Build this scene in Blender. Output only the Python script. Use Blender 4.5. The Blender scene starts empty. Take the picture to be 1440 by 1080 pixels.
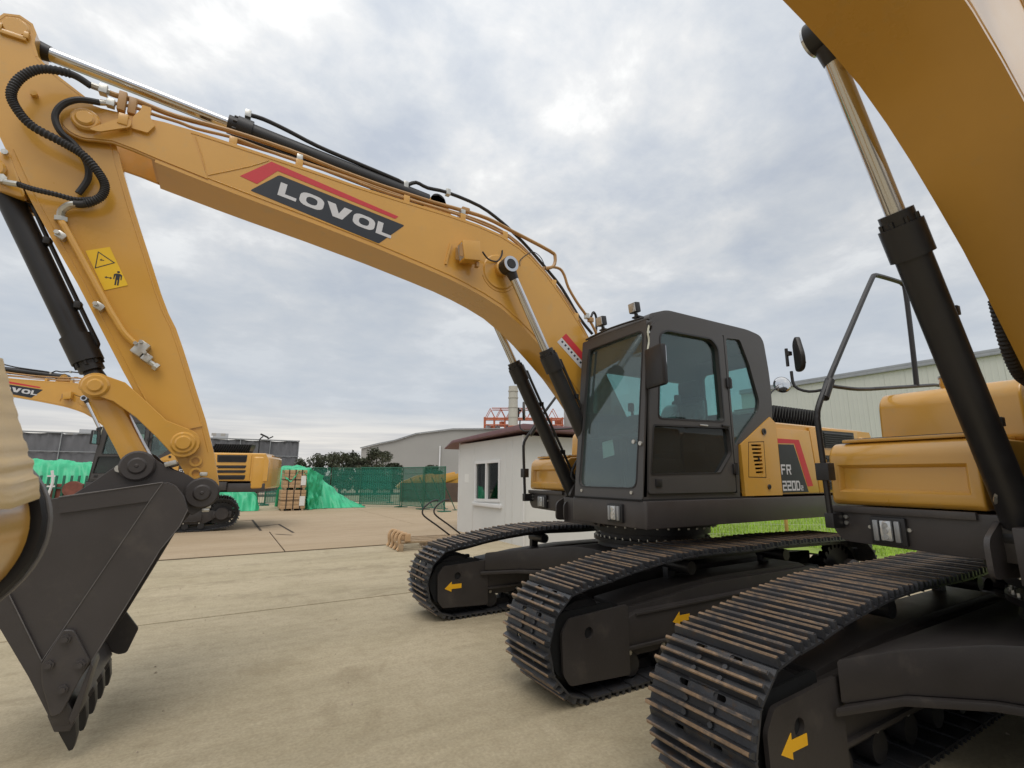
import bpy, bmesh, math, random
from mathutils import Vector, Matrix
from mathutils.geometry import tessellate_polygon

random.seed(11)
SC = bpy.context.scene
COL = SC.collection
R = math.radians

# ------------------------------------------------------------------ camera
cam_d = bpy.data.cameras.new("camera")
cam = bpy.data.objects.new("camera", cam_d)
COL.objects.link(cam)
cam_d.sensor_width = 36.0
cam_d.lens = 676.2 / 1440 * 36
cam_d.clip_start = 0.02
cam_d.clip_end = 3000
CAM = Vector((4.734, 4.509, 1.624))
_pitch, _yaw, _roll = 0.1882, 4.17997, 0.00422
_h = Vector((math.cos(_yaw), math.sin(_yaw), 0))
_v = _h * math.cos(_pitch) + Vector((0, 0, 1)) * math.sin(_pitch)
_r = _h.cross(Vector((0, 0, 1)))
_u = _r.cross(_v)
_r2 = _r * math.cos(_roll) + _u * math.sin(_roll)
_u2 = -_r * math.sin(_roll) + _u * math.cos(_roll)
cm = Matrix((_r2, _u2, -_v)).transposed().to_4x4()
cm.translation = CAM
cam.matrix_world = cm
cam_d.dof.use_dof = True
cam_d.dof.focus_distance = 6.0
cam_d.dof.aperture_fstop = 9.0
SC.camera = cam
SC.render.resolution_x = 1024
SC.render.resolution_y = 768

# ------------------------------------------------------------------ world: Nishita daylight behind a broken cloud deck
SUN_AZ, SUN_EL = R(62), R(60)
W = bpy.data.worlds.new("World")
SC.world = W
W.use_nodes = True
nt = W.node_tree
nt.nodes.clear()
def N(t, x=0, y=0, tree=None):
    n = (tree or nt).nodes.new(t); n.location = (x, y); return n
def LK(a, b, tree=None):
    (tree or nt).links.new(a, b)
def MATH(op, a=None, b=None, tree=None, clamp=False):
    n = N('ShaderNodeMath', tree=tree); n.operation = op; n.use_clamp = clamp
    for i, s in enumerate((a, b)):
        if s is None: continue
        if isinstance(s, (int, float)): n.inputs[i].default_value = s
        else: LK(s, n.inputs[i], tree)
    return n.outputs[0]
def RAMP(fac, stops, tree=None, interp='LINEAR'):
    n = N('ShaderNodeValToRGB', tree=tree)
    n.color_ramp.interpolation = interp
    e = n.color_ramp.elements
    while len(e) < len(stops): e.new(0.5)
    for i, (p, c) in enumerate(stops):
        e[i].position = p
        e[i].color = (c, c, c, 1) if isinstance(c, (int, float)) else (*c, 1)
    LK(fac, n.inputs[0], tree)
    return n.outputs[0]
def MIXC(fac, a, b, tree=None, blend='MIX'):
    n = N('ShaderNodeMix', tree=tree); n.data_type = 'RGBA'; n.blend_type = blend
    for k, s in ((0, fac), (6, a), (7, b)):
        if isinstance(s, (int, float)): n.inputs[k].default_value = s
        elif isinstance(s, tuple): n.inputs[k].default_value = (*s, 1)
        else: LK(s, n.inputs[k], tree)
    return n.outputs[2]
def NOISE(vec, scale, detail=4, rough=0.5, tree=None, dist=0.0):
    n = N('ShaderNodeTexNoise', tree=tree)
    n.inputs['Scale'].default_value = scale; n.inputs['Detail'].default_value = detail
    n.inputs['Roughness'].default_value = rough; n.inputs['Distortion'].default_value = dist
    if vec is not None: LK(vec, n.inputs['Vector'], tree)
    return n.outputs[0]
tc = N('ShaderNodeTexCoord')
sky = N('ShaderNodeTexSky')
sky.sky_type = 'NISHITA'; sky.sun_disc = False
sky.sun_elevation = SUN_EL
sky.sun_rotation = R(90) - SUN_AZ
sky.air_density = 1.0; sky.dust_density = 1.5; sky.ozone_density = 1.0
sep = N('ShaderNodeSeparateXYZ'); LK(tc.outputs['Generated'], sep.inputs[0])
zz = MATH('MAXIMUM', sep.outputs[2], 0.0)
den = MATH('ADD', zz, 0.16)
cx = MATH('DIVIDE', sep.outputs[0], den); cy = MATH('DIVIDE', sep.outputs[1], den)
comb = N('ShaderNodeCombineXYZ'); LK(cx, comb.inputs[0]); LK(cy, comb.inputs[1])
P = comb.outputs[0]
n1 = NOISE(P, 1.25, 7, 0.55, dist=0.3)
n2 = NOISE(P, 4.2, 6, 0.6, dist=0.2)
n3 = NOISE(P, 0.55, 3, 0.5)
dens = MATH('ADD', MATH('MULTIPLY', n1, 0.62), MATH('MULTIPLY', n2, 0.38))
cl = RAMP(dens, [(0.37, (0.555, 0.605, 0.685)), (0.46, (0.655, 0.69, 0.735)), (0.525, (0.79, 0.80, 0.81)), (0.585, (1.0, 1.0, 0.985))])
big = RAMP(n3, [(0.38, 0.93), (0.62, 1.08)])
cl = MIXC(1.0, cl, big, blend='MULTIPLY')
# lower deck of smooth blue-grey cloud, then a pale streaky band just over the horizon
lowmask = RAMP(zz, [(0.16, 1.0), (0.58, 0.0)], interp='EASE')
cl = MIXC(MATH('MULTIPLY', lowmask, 0.80), cl, (0.575, 0.628, 0.695))
str_c = N('ShaderNodeCombineXYZ')
LK(MATH('MULTIPLY', sep.outputs[0], 1.6), str_c.inputs[0]); LK(MATH('MULTIPLY', sep.outputs[1], 1.6), str_c.inputs[1])
LK(MATH('MULTIPLY', sep.outputs[2], 26.0), str_c.inputs[2])
n4 = NOISE(str_c.outputs[0], 2.2, 4, 0.5)
streak = RAMP(n4, [(0.42, (0.67, 0.665, 0.665)), (0.60, (0.88, 0.85, 0.80))])
hz = RAMP(zz, [(0.06, 1.0), (0.15, 0.0)], interp='EASE')
cl = MIXC(hz, cl, streak)
zen = RAMP(zz, [(0.45, 1.0), (1.0, 1.3)])
cl = MIXC(1.0, cl, zen, blend='MULTIPLY')
cl10 = MIXC(1.0, cl, (9.6, 9.6, 9.6), blend='MULTIPLY')
cover = RAMP(dens, [(0.34, 0.90), (0.46, 0.97)])
mixsky = MIXC(cover, sky.outputs[0], cl10)
bg = N('ShaderNodeBackground'); LK(mixsky, bg.inputs[0]); bg.inputs[1].default_value = 0.1
wo = N('ShaderNodeOutputWorld'); LK(bg.outputs[0], wo.inputs[0])

# ------------------------------------------------------------------ sun, softened by the cloud
sd = bpy.data.lights.new("sun", 'SUN'); sd.energy = 1.5; sd.angle = R(38); sd.color = (1.0, 0.95, 0.88)
so = bpy.data.objects.new("sun", sd); COL.objects.link(so)
sv = Vector((math.cos(SUN_AZ) * math.cos(SUN_EL), math.sin(SUN_AZ) * math.cos(SUN_EL), math.sin(SUN_EL)))
so.rotation_euler = sv.to_track_quat('Z', 'Y').to_euler()
SC.view_settings.view_transform = 'Standard'
SC.view_settings.look = 'None'
SC.view_settings.gamma = 1.0
SC.view_settings.exposure = 0.0
SC.view_settings.use_curve_mapping = False
SC.render.engine = 'CYCLES'

# ------------------------------------------------------------------ materials
def mat(name, col, rough=0.5, metal=0.0, var=0.12, vscale=3.0, bump=0.0, bscale=60.0, col2=None, c2pos=(0.55, 0.72), spec=0.5, coat=0.0, c2scale=None):
    m = bpy.data.materials.new(name); m.use_nodes = True
    t = m.node_tree; b = t.nodes['Principled BSDF']
    b.inputs['Roughness'].default_value = rough; b.inputs['Metallic'].default_value = metal
    b.inputs['Specular IOR Level'].default_value = spec
    b.inputs['Coat Weight'].default_value = coat
    b.inputs['Coat Roughness'].default_value = 0.15
    c = N('ShaderNodeTexCoord', tree=t).outputs['Object']
    n = NOISE(c, vscale, 6, 0.6, tree=t)
    f = RAMP(n, [(0.3, 1.0 - var), (0.7, 1.0 + var)], tree=t)
    base = MIXC(1.0, col, f, tree=t, blend='MULTIPLY')
    if col2:
        k = NOISE(c, c2scale or vscale * 2.5, 8, 0.65, tree=t)
        base = MIXC(RAMP(k, [(c2pos[0], 0.0), (c2pos[1], 1.0)], tree=t), base, col2, tree=t)
    LK(base, b.inputs['Base Color'], t)
    rr = RAMP(n, [(0.3, max(0.03, rough - 0.08)), (0.7, min(1, rough + 0.08))], tree=t)
    LK(rr, b.inputs['Roughness'], t)
    if bump > 0:
        bn = N('ShaderNodeBump', tree=t); bn.inputs['Strength'].default_value = bump; bn.inputs['Distance'].default_value = 0.02
        LK(NOISE(c, bscale, 5, 0.6, tree=t), bn.inputs['Height'], t); LK(bn.outputs[0], b.inputs['Normal'], t)
    return m
M = {}
M['yellow'] = mat('yellow_paint', (0.615, 0.320, 0.046), 0.33, var=0.06, vscale=1.3, bump=0.02, bscale=80, coat=0.75, col2=(0.52, 0.31, 0.085), c2pos=(0.56, 0.80), c2scale=5)
M['hazed_yellow'] = mat('pale_hazed_wrap', (0.66, 0.46, 0.20), 0.4, var=0.05, vscale=4, bump=0.05, bscale=50)  # paler yellow for the wrap, sky reflection and haze put into the colour
M['dark'] = mat('charcoal_paint', (0.051, 0.0445, 0.043), 0.40, var=0.12, vscale=2.2, bump=0.04, bscale=60, col2=(0.080, 0.070, 0.062), c2pos=(0.56, 0.80), c2scale=4)
M['under'] = mat('charcoal_paint_shaded', (0.036, 0.031, 0.029), 0.5, var=0.15, vscale=2.5, bump=0.05, bscale=50, col2=(0.065, 0.055, 0.046), c2pos=(0.58, 0.80), c2scale=5)  # charcoal paint made darker, deep shade beneath the machines put into the colour
M['cabgrey'] = mat('cab_grey_paint', (0.062, 0.058, 0.056), 0.42, var=0.07, vscale=2.0, bump=0.03, bscale=90)
M['black'] = mat('black_paint', (0.018, 0.017, 0.018), 0.42, var=0.15, vscale=5)
M['rubber'] = mat('rubber_hose', (0.022, 0.021, 0.022), 0.6, var=0.15, vscale=8)
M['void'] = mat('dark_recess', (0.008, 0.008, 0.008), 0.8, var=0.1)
M['chrome'] = mat('chrome_rod', (0.60, 0.60, 0.61), 0.16, metal=1.0, var=0.03)
M['zinc'] = mat('zinc_fitting', (0.55, 0.54, 0.50), 0.35, metal=0.8, var=0.15, vscale=20)
M['pipe'] = mat('brown_yellow_pipe', (0.42, 0.235, 0.085), 0.4, var=0.10, vscale=6)
M['steel'] = mat('track_steel', (0.054, 0.055, 0.060), 0.38, metal=0.35, var=0.25, vscale=6, bump=0.12, bscale=70, col2=(0.10, 0.062, 0.035), c2pos=(0.56, 0.74))
M['worn'] = mat('worn_grouser_edge', (0.27, 0.18, 0.11), 0.45, metal=0.3, var=0.4, vscale=9, col2=(0.075, 0.068, 0.065), c2pos=(0.44, 0.60), c2scale=7)
M['red'] = mat('red_decal', (0.56, 0.035, 0.045), 0.45, var=0.03)
M['ink'] = mat('black_decal', (0.020, 0.024, 0.032), 0.4, var=0.05)
M['white'] = mat('white_decal', (0.62, 0.62, 0.64), 0.45, var=0.03)
M['warn'] = mat('warning_yellow', (0.80, 0.50, 0.012), 0.45, var=0.03)
M['arrow'] = mat('arrow_yellow', (0.80, 0.42, 0.012), 0.45, var=0.05)
M['edge'] = mat('bare_weld_edge', (0.13, 0.12, 0.115), 0.5, var=0.2, vscale=12)
M['mirror'] = mat('mirror_glass', (0.7, 0.7, 0.7), 0.03, metal=1.0, var=0.01)
M['lens'] = mat('lamp_lens', (0.55, 0.56, 0.56), 0.15, metal=0.5, var=0.1, vscale=40)
M['seat'] = mat('seat_fabric', (0.03, 0.03, 0.032), 0.7, var=0.2, vscale=10)
M['film'] = mat('plastic_film', (0.06, 0.065, 0.07), 0.12, var=0.3, vscale=9, bump=1.0, bscale=11, spec=1.0, coat=0.8)
M['paper'] = mat('paper', (0.75, 0.75, 0.72), 0.7, var=0.03)
def glass_mat(name, tint, refl=0.05, dust_haze=0.0, grz=0.55):
    m = bpy.data.materials.new(name); m.use_nodes = True
    t = m.node_tree; t.nodes.clear()
    o = N('ShaderNodeOutputMaterial', tree=t)
    tr = N('ShaderNodeBsdfTransparent', tree=t); tr.inputs[0].default_value = (*tint, 1)
    gl = N('ShaderNodeBsdfGlossy', tree=t); gl.inputs['Roughness'].default_value = 0.03; gl.inputs[0].default_value = (0.9, 0.95, 0.95, 1)
    fr = N('ShaderNodeLayerWeight', tree=t)          # Schlick from the facing angle, the same on both faces of a pane
    mx = N('ShaderNodeMixShader', tree=t)
    f = MATH('ADD', MATH('MULTIPLY', MATH('POWER', fr.outputs['Facing'], 4.5, tree=t), grz, tree=t), refl, tree=t, clamp=True)
    LK(f, mx.inputs[0], t); LK(tr.outputs[0], mx.inputs[1], t); LK(gl.outputs[0], mx.inputs[2], t)
    out = mx.outputs[0]
    if dust_haze > 0:      # dusty film on the pane, reflected haze put into its diffuse colour
        di = N('ShaderNodeBsdfDiffuse', tree=t); di.inputs[0].default_value = (0.27, 0.30, 0.295, 1)
        m2 = N('ShaderNodeMixShader', tree=t)
        c = N('ShaderNodeTexCoord', tree=t).outputs['Object']
        LK(RAMP(NOISE(c, 2.5, 5, .6, tree=t), [(.3, dust_haze * .75), (.7, dust_haze * 1.25)], tree=t), m2.inputs[0], t)
        LK(out, m2.inputs[1], t); LK(di.outputs[0], m2.inputs[2], t); out = m2.outputs[0]
    LK(out, o.inputs[0], t)
    return m
M['glass'] = glass_mat('tinted_glass', (0.64, 0.80, 0.785), 0.07, 0.03)
M['screen'] = glass_mat('dust_haze_windscreen', (0.66, 0.80, 0.785), 0.09, 0.12)
M['darkglass'] = glass_mat('dark_glass', (0.16, 0.165, 0.15), 0.035, 0.08, 0.3)
M['winglass'] = glass_mat('window_glass', (0.45, 0.48, 0.48), 0.13)

# ------------------------------------------------------------------ mesh helpers
def XZ(u, v, w): return Vector((u, w, v))      # profile in the machine's side plane, w = lateral
def XY(u, v, w): return Vector((u, v, w))      # plan profile, w = height
def YZ(u, v, w): return Vector((w, u, v))      # front profile, w = along the machine
class MB:
    def __init__(s, m=None):
        s.V, s.F, s.I, s.mats = [], [], [], []
        s.cur = 0
        s.use(m or 'yellow')
    def use(s, m):
        if m not in s.mats: s.mats.append(m)
        s.cur = s.mats.index(m); return s
    def add(s, vs, fs):
        o = len(s.V)
        s.V += [tuple(v) for v in vs]
        s.F += [tuple(i + o for i in f) for f in fs]
        s.I += [s.cur] * len(fs)
    def addbm(s, bm):
        bm.verts.index_update()
        s.add([v.co.copy() for v in bm.verts], [[v.index for v in f.verts] for f in bm.faces])
        bm.free()
    def prism(s, poly, w0, w1, mp=XZ, holes=(), bev=0.0, seg=2):
        if holes:
            rings = [list(poly)] + [list(h) for h in holes]
            flat = [p for r in rings for p in r]
            tris = tessellate_polygon([[Vector((p[0], p[1], 0)) for p in r] for r in rings])
            n = len(flat)
            vs = [mp(p[0], p[1], w0) for p in flat] + [mp(p[0], p[1], w1) for p in flat]
            fs = [tuple(t) for t in tris] + [tuple(i + n for i in reversed(t)) for t in tris]
            b = 0
            for r in rings:
                for i in range(len(r)):
                    a, c = b + i, b + (i + 1) % len(r)
                    fs.append((a, c, c + n, a + n))
                b += len(r)
            bm = bmesh.new()
            bv = [bm.verts.new(v) for v in vs]
            for f in fs:
                try: bm.faces.new([bv[i] for i in f])
                except ValueError: pass
            bmesh.ops.recalc_face_normals(bm, faces=bm.faces)
            s.addbm(bm); return
        bm = bmesh.new()
        a = [bm.verts.new(mp(p[0], p[1], w0)) for p in poly]
        b = [bm.verts.new(mp(p[0], p[1], w1)) for p in poly]
        bm.faces.new(a); bm.faces.new(list(reversed(b)))
        n = len(poly)
        for i in range(n):
            j = (i + 1) % n
            bm.faces.new((a[j], a[i], b[i], b[j]))
        bmesh.ops.recalc_face_normals(bm, faces=bm.faces)
        if bev > 0:
            ed = [e for e in bm.edges if len(e.link_faces) == 2 and e.calc_face_angle(0) > R(28)]
            bmesh.ops.bevel(bm, geom=ed, offset=bev, segments=seg, affect='EDGES', profile=0.6, clamp_overlap=True)
        s.addbm(bm)
    def box(s, x0, x1, y0, y1, z0, z1, bev=0.0, seg=2):
        s.prism([(x0, y0), (x1, y0), (x1, y1), (x0, y1)], z0, z1, XY, bev=bev, seg=seg)
    def obox(s, c, sx, sy, sz, rot=None, bev=0.0):
        b = MB(); b.box(-sx / 2, sx / 2, -sy / 2, sy / 2, -sz / 2, sz / 2, bev)
        q = (rot or Matrix.Identity(3)); c = Vector(c)
        s.add([q @ Vector(v) + c for v in b.V], b.F)
    def cyl(s, p0, p1, r, r1=None, n=16, caps=True):
        p0, p1 = Vector(p0), Vector(p1); r1 = r if r1 is None else r1
        d = (p1 - p0).normalized(); u = d.orthogonal().normalized(); w = d.cross(u)
        vs = []
        for p, q in ((p0, r), (p1, r1)):
            vs += [p + (u * math.cos(2 * math.pi * i / n) + w * math.sin(2 * math.pi * i / n)) * q for i in range(n)]
        fs = [(i, (i + 1) % n, n + (i + 1) % n, n + i) for i in range(n)]
        if caps: fs += [tuple(reversed(range(n))), tuple(range(n, 2 * n))]
        s.add(vs, fs)
    def ring(s, c, ax, ro, ri, t, n=20):
        c = Vector(c); d = Vector(ax).normalized(); u = d.orthogonal().normalized(); w = d.cross(u)
        vs = []
        for (q, h) in ((ro, 0), (ro, t), (ri, t), (ri, 0)):
            vs += [c + d * h + (u * math.cos(2 * math.pi * i / n) + w * math.sin(2 * math.pi * i / n)) * q for i in range(n)]
        fs = []
        for k in range(4):
            a, b = k * n, ((k + 1) % 4) * n
            fs += [(a + i, a + (i + 1) % n, b + (i + 1) % n, b + i) for i in range(n)]
        s.add(vs, fs)
    def boss(s, x, z, y0, y1, r, n=24, ch=0.012):
        sg = 1 if y1 > y0 else -1
        s.cyl((x, y0, z), (x, y1 - sg * ch, z), r, n=n, caps=False)
        s.cyl((x, y1 - sg * ch, z), (x, y1, z), r, r - ch, n=n)
    def tube(s, pts, r, n=8, sub=5, rf=None, closed=False):
        pts = [Vector(p) for p in pts]
        ps = []
        if sub > 1 and len(pts) > 2:
            for i in range(len(pts) - 1):
                p0 = pts[max(i - 1, 0)]; p1 = pts[i]; p2 = pts[i + 1]; p3 = pts[min(i + 2, len(pts) - 1)]
                for k in range(sub):
                    t = k / sub
                    ps.append(0.5 * ((2 * p1) + (p2 - p0) * t + (2 * p0 - 5 * p1 + 4 * p2 - p3) * t * t + (3 * p1 - p0 - 3 * p2 + p3) * t ** 3))
            ps.append(pts[-1])
        else: ps = pts
        d0 = (ps[1] - ps[0]).normalized(); u = d0.orthogonal().normalized()
        vs = []; L = 0
        for i, p in enumerate(ps):
            d = (ps[min(i + 1, len(ps) - 1)] - ps[max(i - 1, 0)])
            if d.length < 1e-9: d = d0
            d.normalize()
            u = (u - d * u.dot(d)).normalized(); w = d.cross(u)
            if i: L += (p - ps[i - 1]).length
            q = rf(L, i) if rf else r
            vs += [p + (u * math.cos(2 * math.pi * k / n) + w * math.sin(2 * math.pi * k / n)) * q for k in range(n)]
        m = len(ps)
        fs = [(i * n + k, i * n + (k + 1) % n, (i + 1) * n + (k + 1) % n, (i + 1) * n + k) for i in range(m - 1) for k in range(n)]
        fs += [tuple(reversed(range(n))), tuple((m - 1) * n + k for k in range(n))]
        s.add(vs, fs)
    def sweep(s, path, sec, w0, w1, mp=XZ, th=0.02, closed=False):
        # a plate following a 2-D path, thickness th towards its left, extruded from w0 to w1
        n = len(path); out = []
        for i, p in enumerate(path):
            a = path[(i - 1) % n] if (closed or i > 0) else p
            b = path[(i + 1) % n] if (closed or i < n - 1) else p
            d = Vector((b[0] - a[0], b[1] - a[1])); d.normalize()
            out.append((p[0] - d.y * th, p[1] + d.x * th))
        vs = []
        for (a, b) in zip(path, out):
            vs += [mp(a[0], a[1], w0), mp(a[0], a[1], w1), mp(b[0], b[1], w1), mp(b[0], b[1], w0)]
        fs = []
        m = n if closed else n - 1
        for i in range(m):
            o, q = i * 4, ((i + 1) % n) * 4
            for k in range(4): fs.append((o + k, o + (k + 1) % 4, q + (k + 1) % 4, q + k))
        if not closed: fs += [(3, 2, 1, 0), tuple((n - 1) * 4 + k for k in range(4))]
        s.add(vs, fs)
    def mesh(s, name, ang=38):
        me = bpy.data.meshes.new(name)
        me.from_pydata(s.V, [], s.F)
        for m in s.mats: me.materials.append(M[m])
        me.polygons.foreach_set('material_index', s.I)
        bm = bmesh.new(); bm.from_mesh(me)
        bmesh.ops.recalc_face_normals(bm, faces=bm.faces)
        bm.to_mesh(me); bm.free()
        me.shade_smooth(); me.set_sharp_from_angle(angle=R(ang))
        return me
CACHE = {}
def part(name, fn, parent=None, mtx=None, key=None, label=None, warp=None, **kw):
    """fn fills an MB; the mesh is shared between alike parts through key"""
    if key and warp: key += '_long'
    if key and key in CACHE: me = CACHE[key]
    else:
        b = fn if isinstance(fn, MB) else MB()
        if not isinstance(fn, MB): fn(b)
        if warp: b.V = [warp(v) for v in b.V]
        me = b.mesh(name)
        if key: CACHE[key] = me
    o = bpy.data.objects.new(name, me); COL.objects.link(o)
    if parent: o.parent = parent
    if mtx is not None: o.matrix_local = mtx
    if label: o['label'] = label
    for k, v in kw.items(): o[k] = v
    return o
def thing(name, label, cat, loc=(0, 0, 0), rz=0.0, group=None):
    o = bpy.data.objects.new(name, None); COL.objects.link(o)
    o.empty_display_size = 0.2
    o.location = loc; o.rotation_euler = (0, 0, rz)
    o['label'] = label; o['category'] = cat
    if group: o['group'] = group
    return o
def tag(o, label, cat, group=None):
    o['label'] = label; o['category'] = cat
    if group: o['group'] = group
    return o
def T(x, y, z): return Matrix.Translation((x, y, z))
def rot_about(px, pz, a):      # rotation in the machine's side plane about (px, pz); positive lifts the nose
    return T(px, 0, pz) @ Matrix.Rotation(-a, 4, 'Y') @ T(-px, 0, -pz)
def arc(cx, cy, r, a0, a1, n):
    return [(cx + r * math.cos(R(a0 + (a1 - a0) * i / n)), cy + r * math.sin(R(a0 + (a1 - a0) * i / n))) for i in range(n + 1)]
def rrect(x0, x1, y0, y1, r, n=4):
    return arc(x1 - r, y1 - r, r, 0, 90, n) + arc(x0 + r, y1 - r, r, 90, 180, n) + arc(x0 + r, y0 + r, r, 180, 270, n) + arc(x1 - r, y0 + r, r, 270, 360, n)
def rpoly(pts, r, n=4):
    out = []; m = len(pts)
    for i in range(m):
        p = Vector(pts[i]); a = Vector(pts[i - 1]); b = Vector(pts[(i + 1) % m])
        da = (a - p); db = (b - p)
        rr = min(r, da.length * 0.45, db.length * 0.45)
        s0 = p + da.normalized() * rr; s1 = p + db.normalized() * rr
        for k in range(n + 1):
            t = k / n
            q = s0 * (1 - t) ** 2 + p * 2 * t * (1 - t) + s1 * t * t
            out.append((q.x, q.y))
    return out

# ================================================================== EXCAVATORS
GL = {
 'L': [[(0, 0), (1, 0), (1, .24), (.36, .24), (.36, 1), (0, 1)]],
 'O': [rrect(0, 1, 0, 1, .34, 4), rrect(.27, .73, .22, .78, .2, 3)],
 'V': [[(0, 1), (.33, 1), (.52, .36), (.68, 1), (1, 1), (.70, 0), (.32, 0)]],
 'F': [[(0, 0), (.22, 0), (.22, .42), (.85, .42), (.85, .6), (.22, .6), (.22, .82), (1, .82), (1, 1), (0, 1)]],
 'R': [[(0, 0), (.22, 0), (.22, .4), (.5, .4), (.76, 0), (1, 0), (.74, .41), (1, .5), (1, 1), (0, 1)], [(.22, .58), (.78, .58), (.78, .82), (.22, .82)]],
 '2': [[(0, 0), (1, 0), (1, .18), (.24, .18), (.24, .42), (1, .42), (1, 1), (0, 1), (0, .82), (.76, .82), (.76, .6), (0, .6)]],
 '0': [[(0, 0), (1, 0), (1, 1), (0, 1)], [(.24, .18), (.76, .18), (.76, .82), (.24, .82)]],
 'D': [[(0, 0), (.78, 0), (1, .2), (1, .8), (.78, 1), (0, 1)], [(.24, .18), (.76, .18), (.76, .82), (.24, .82)]],
}
def letters(b, word, o, e1, e2, h, widths, gap, y0, y1):
    """flat letters on a side plane: o origin (x, z), e1 reading direction, e2 up"""
    u0 = 0.0
    for ch, w in zip(word, widths):
        g = GL[ch]
        f = lambda p: (o[0] + e1[0] * (u0 + p[0] * w) + e2[0] * p[1] * h, o[1] + e1[1] * (u0 + p[0] * w) + e2[1] * p[1] * h)
        rings = [[f(p) for p in r] for r in g]
        b.prism(rings[0], y0, y1, XZ, holes=rings[1:])
        if len(rings) == 1: pass
        u0 += w + gap

# ---- crawler geometry
def track_path():
    pts = []
    pts += [(-1.45 + 3.71 * i / 40, 0.032) for i in range(41)]
    pts += arc(2.26, 0.415, 0.383, -88, 74, 26)
    pts += [(2.1, .815), (1.8, .868), (1.5, .905), (1.2, .93), (.9, .938), (.6, .932), (.3, .926), (0, .926), (-.3, .935), (-.6, .935), (-.9, .928), (-1.2, .922), (-1.5, .915)]
    pts += arc(-1.80, 0.475, 0.432, 88, 232, 24)
    return pts
def resample(pts, n):
    P_ = [Vector((p[0], p[1])) for p in pts]; P_.append(P_[0])
    L = [0]
    for a, b in zip(P_, P_[1:]): L.append(L[-1] + (b - a).length)
    out = []
    j = 0
    for i in range(n):
        s = L[-1] * i / n
        while L[j + 1] < s: j += 1
        t = (s - L[j]) / max(1e-9, L[j + 1] - L[j])
        out.append(P_[j].lerp(P_[j + 1], t))
    return out, L[-1]
TP = track_path()
NSHOE = 53
def shoe(b):
    b.use('steel')
    holes = [rrect(.063, .091, sy - .034, sy + .034, .011, 2) for sy in (-.10, .10)]
    b.prism([(-.090, -.3), (.0935, -.3), (.0935, .3), (-.090, .3)], -.012, 0, XY, holes=holes)
    b.prism([(.094, -.012), (.104, -.022), (.106, -.014), (.095, 0)], -.3, .3, XZ)
    for cx_, hh in ((-.078, .044), (-.016, .038), (.046, .044)):
        b.use('steel')
        b.prism([(cx_ - .016, 0), (cx_ + .016, 0), (cx_ + .0095, hh - .006), (cx_ - .0095, hh - .006)], -.297, .297, XZ)
        b.use('worn')
        b.prism([(cx_ - .0095, hh - .006), (cx_ + .0095, hh - .006), (cx_ + .0055, hh), (cx_ - .0055, hh)], -.292, .292, XZ)
    b.use('steel')
    for bx in (-.047, .015):
        for sy in (-.075, .075): b.cyl((bx, sy, 0), (bx, sy, .014), .014, n=8)
def chain(b):
    b.use('black')
    inner = [(p.x, p.y) for p in resample(TP, 120)[0]]
    b.sweep(inner, None, -.085, .085, XZ, th=.085, closed=True)
def undercarriage_frame(sy):
    """one side frame, sy=+1 left / -1 right; local y measured from the track centre, +out"""
    def f(b):
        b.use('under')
        prof = rpoly([(-1.35, .20), (1.98, .20), (1.98, .56), (1.30, .60), (.8, .66), (-.9, .66), (-1.25, .60), (-1.62, .58), (-1.62, .34)], .05)
        b.prism(prof, -.19, .19, XZ, bev=.012)
        b.prism(rpoly([(-1.30, .285), (1.86, .285), (1.86, .50), (1.72, .545), (-1.2, .555), (-1.30, .5)], .03), -.238, .238, XZ, bev=.01)
        b.prism([(1.86, .50), (1.86, .60), (1.3, .66), (.6, .70), (-.8, .70), (-1.2, .56), (1.72, .55)], -.15, .15, XZ, bev=.01)
        b.prism([(-1.2, .275), (1.95, .275), (1.95, .30), (-1.2, .30)], -.262, .262, XZ, bev=.006)        # lower lip
        b.prism([(-1.0, .535), (1.75, .515), (1.75, .535), (-1.0, .555)], -.25, .25, XZ, bev=.006)     # upper lip
        for s in (-1, 1):       # idler guards with a round recess each
            g = rpoly([(1.86, .11), (2.44, .14), (2.50, .22), (2.51, .50), (2.44, .59), (1.86, .62)], .025)
            b.prism(g, s * .247, s * .27, XZ, holes=[arc(2.26, .47, .042, 0, 330, 11)])
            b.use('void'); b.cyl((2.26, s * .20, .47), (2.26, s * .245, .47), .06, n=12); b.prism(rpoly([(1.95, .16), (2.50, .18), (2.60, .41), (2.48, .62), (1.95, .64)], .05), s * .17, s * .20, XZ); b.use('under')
            b.box(1.84, 2.0, s * .19 if s > 0 else -.24, .24 if s > 0 else -.19, .14, .58)
        b.box(-2.05, -1.55, -.22, .22, .36, .56, .03)
        for s in (-1, 1): b.boss(-1.80, .475, s * .16, s * .25, .19, ch=.03)
        b.use('zinc')
        for s in (-1, 1):
            for k in range(9): b.cyl((-1.25 + k * .38, s * .19, .235), (-1.25 + k * .38, s * .205, .235), .018, n=8)
    return f
def roller(b):
    b.use('black'); b.cyl((0, -.2, 0), (0, -.1, 0), .085, n=14); b.cyl((0, -.1, 0), (0, .1, 0), .065, n=14); b.cyl((0, .1, 0), (0, .2, 0), .085, n=14)
def carrier_roller(b):
    b.use('black'); b.cyl((0, -.16, .80), (0, .16, .80), .06, n=12); b.box(-.05, .05, -.15, -.08, .6, .80, .01)
def idler(b):
    b.use('black'); b.cyl((2.26, -.1, .415), (2.26, .1, .415), .30, n=28); b.ring((2.26, -.18, .415), (0, 1, 0), .27, .18, .36, 24)
def sprocket(b):
    b.use('black')
    prof = []
    for k in range(23):
        a = 2 * math.pi * k / 23
        for da, r in ((-.05, .30), (-.035, .355), (.035, .355), (.05, .30)): prof.append((-1.80 + r * math.cos(a + da * 1.6), .475 + r * math.sin(a + da * 1.6)))
    b.prism(prof, -.04, .04, XZ)
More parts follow.
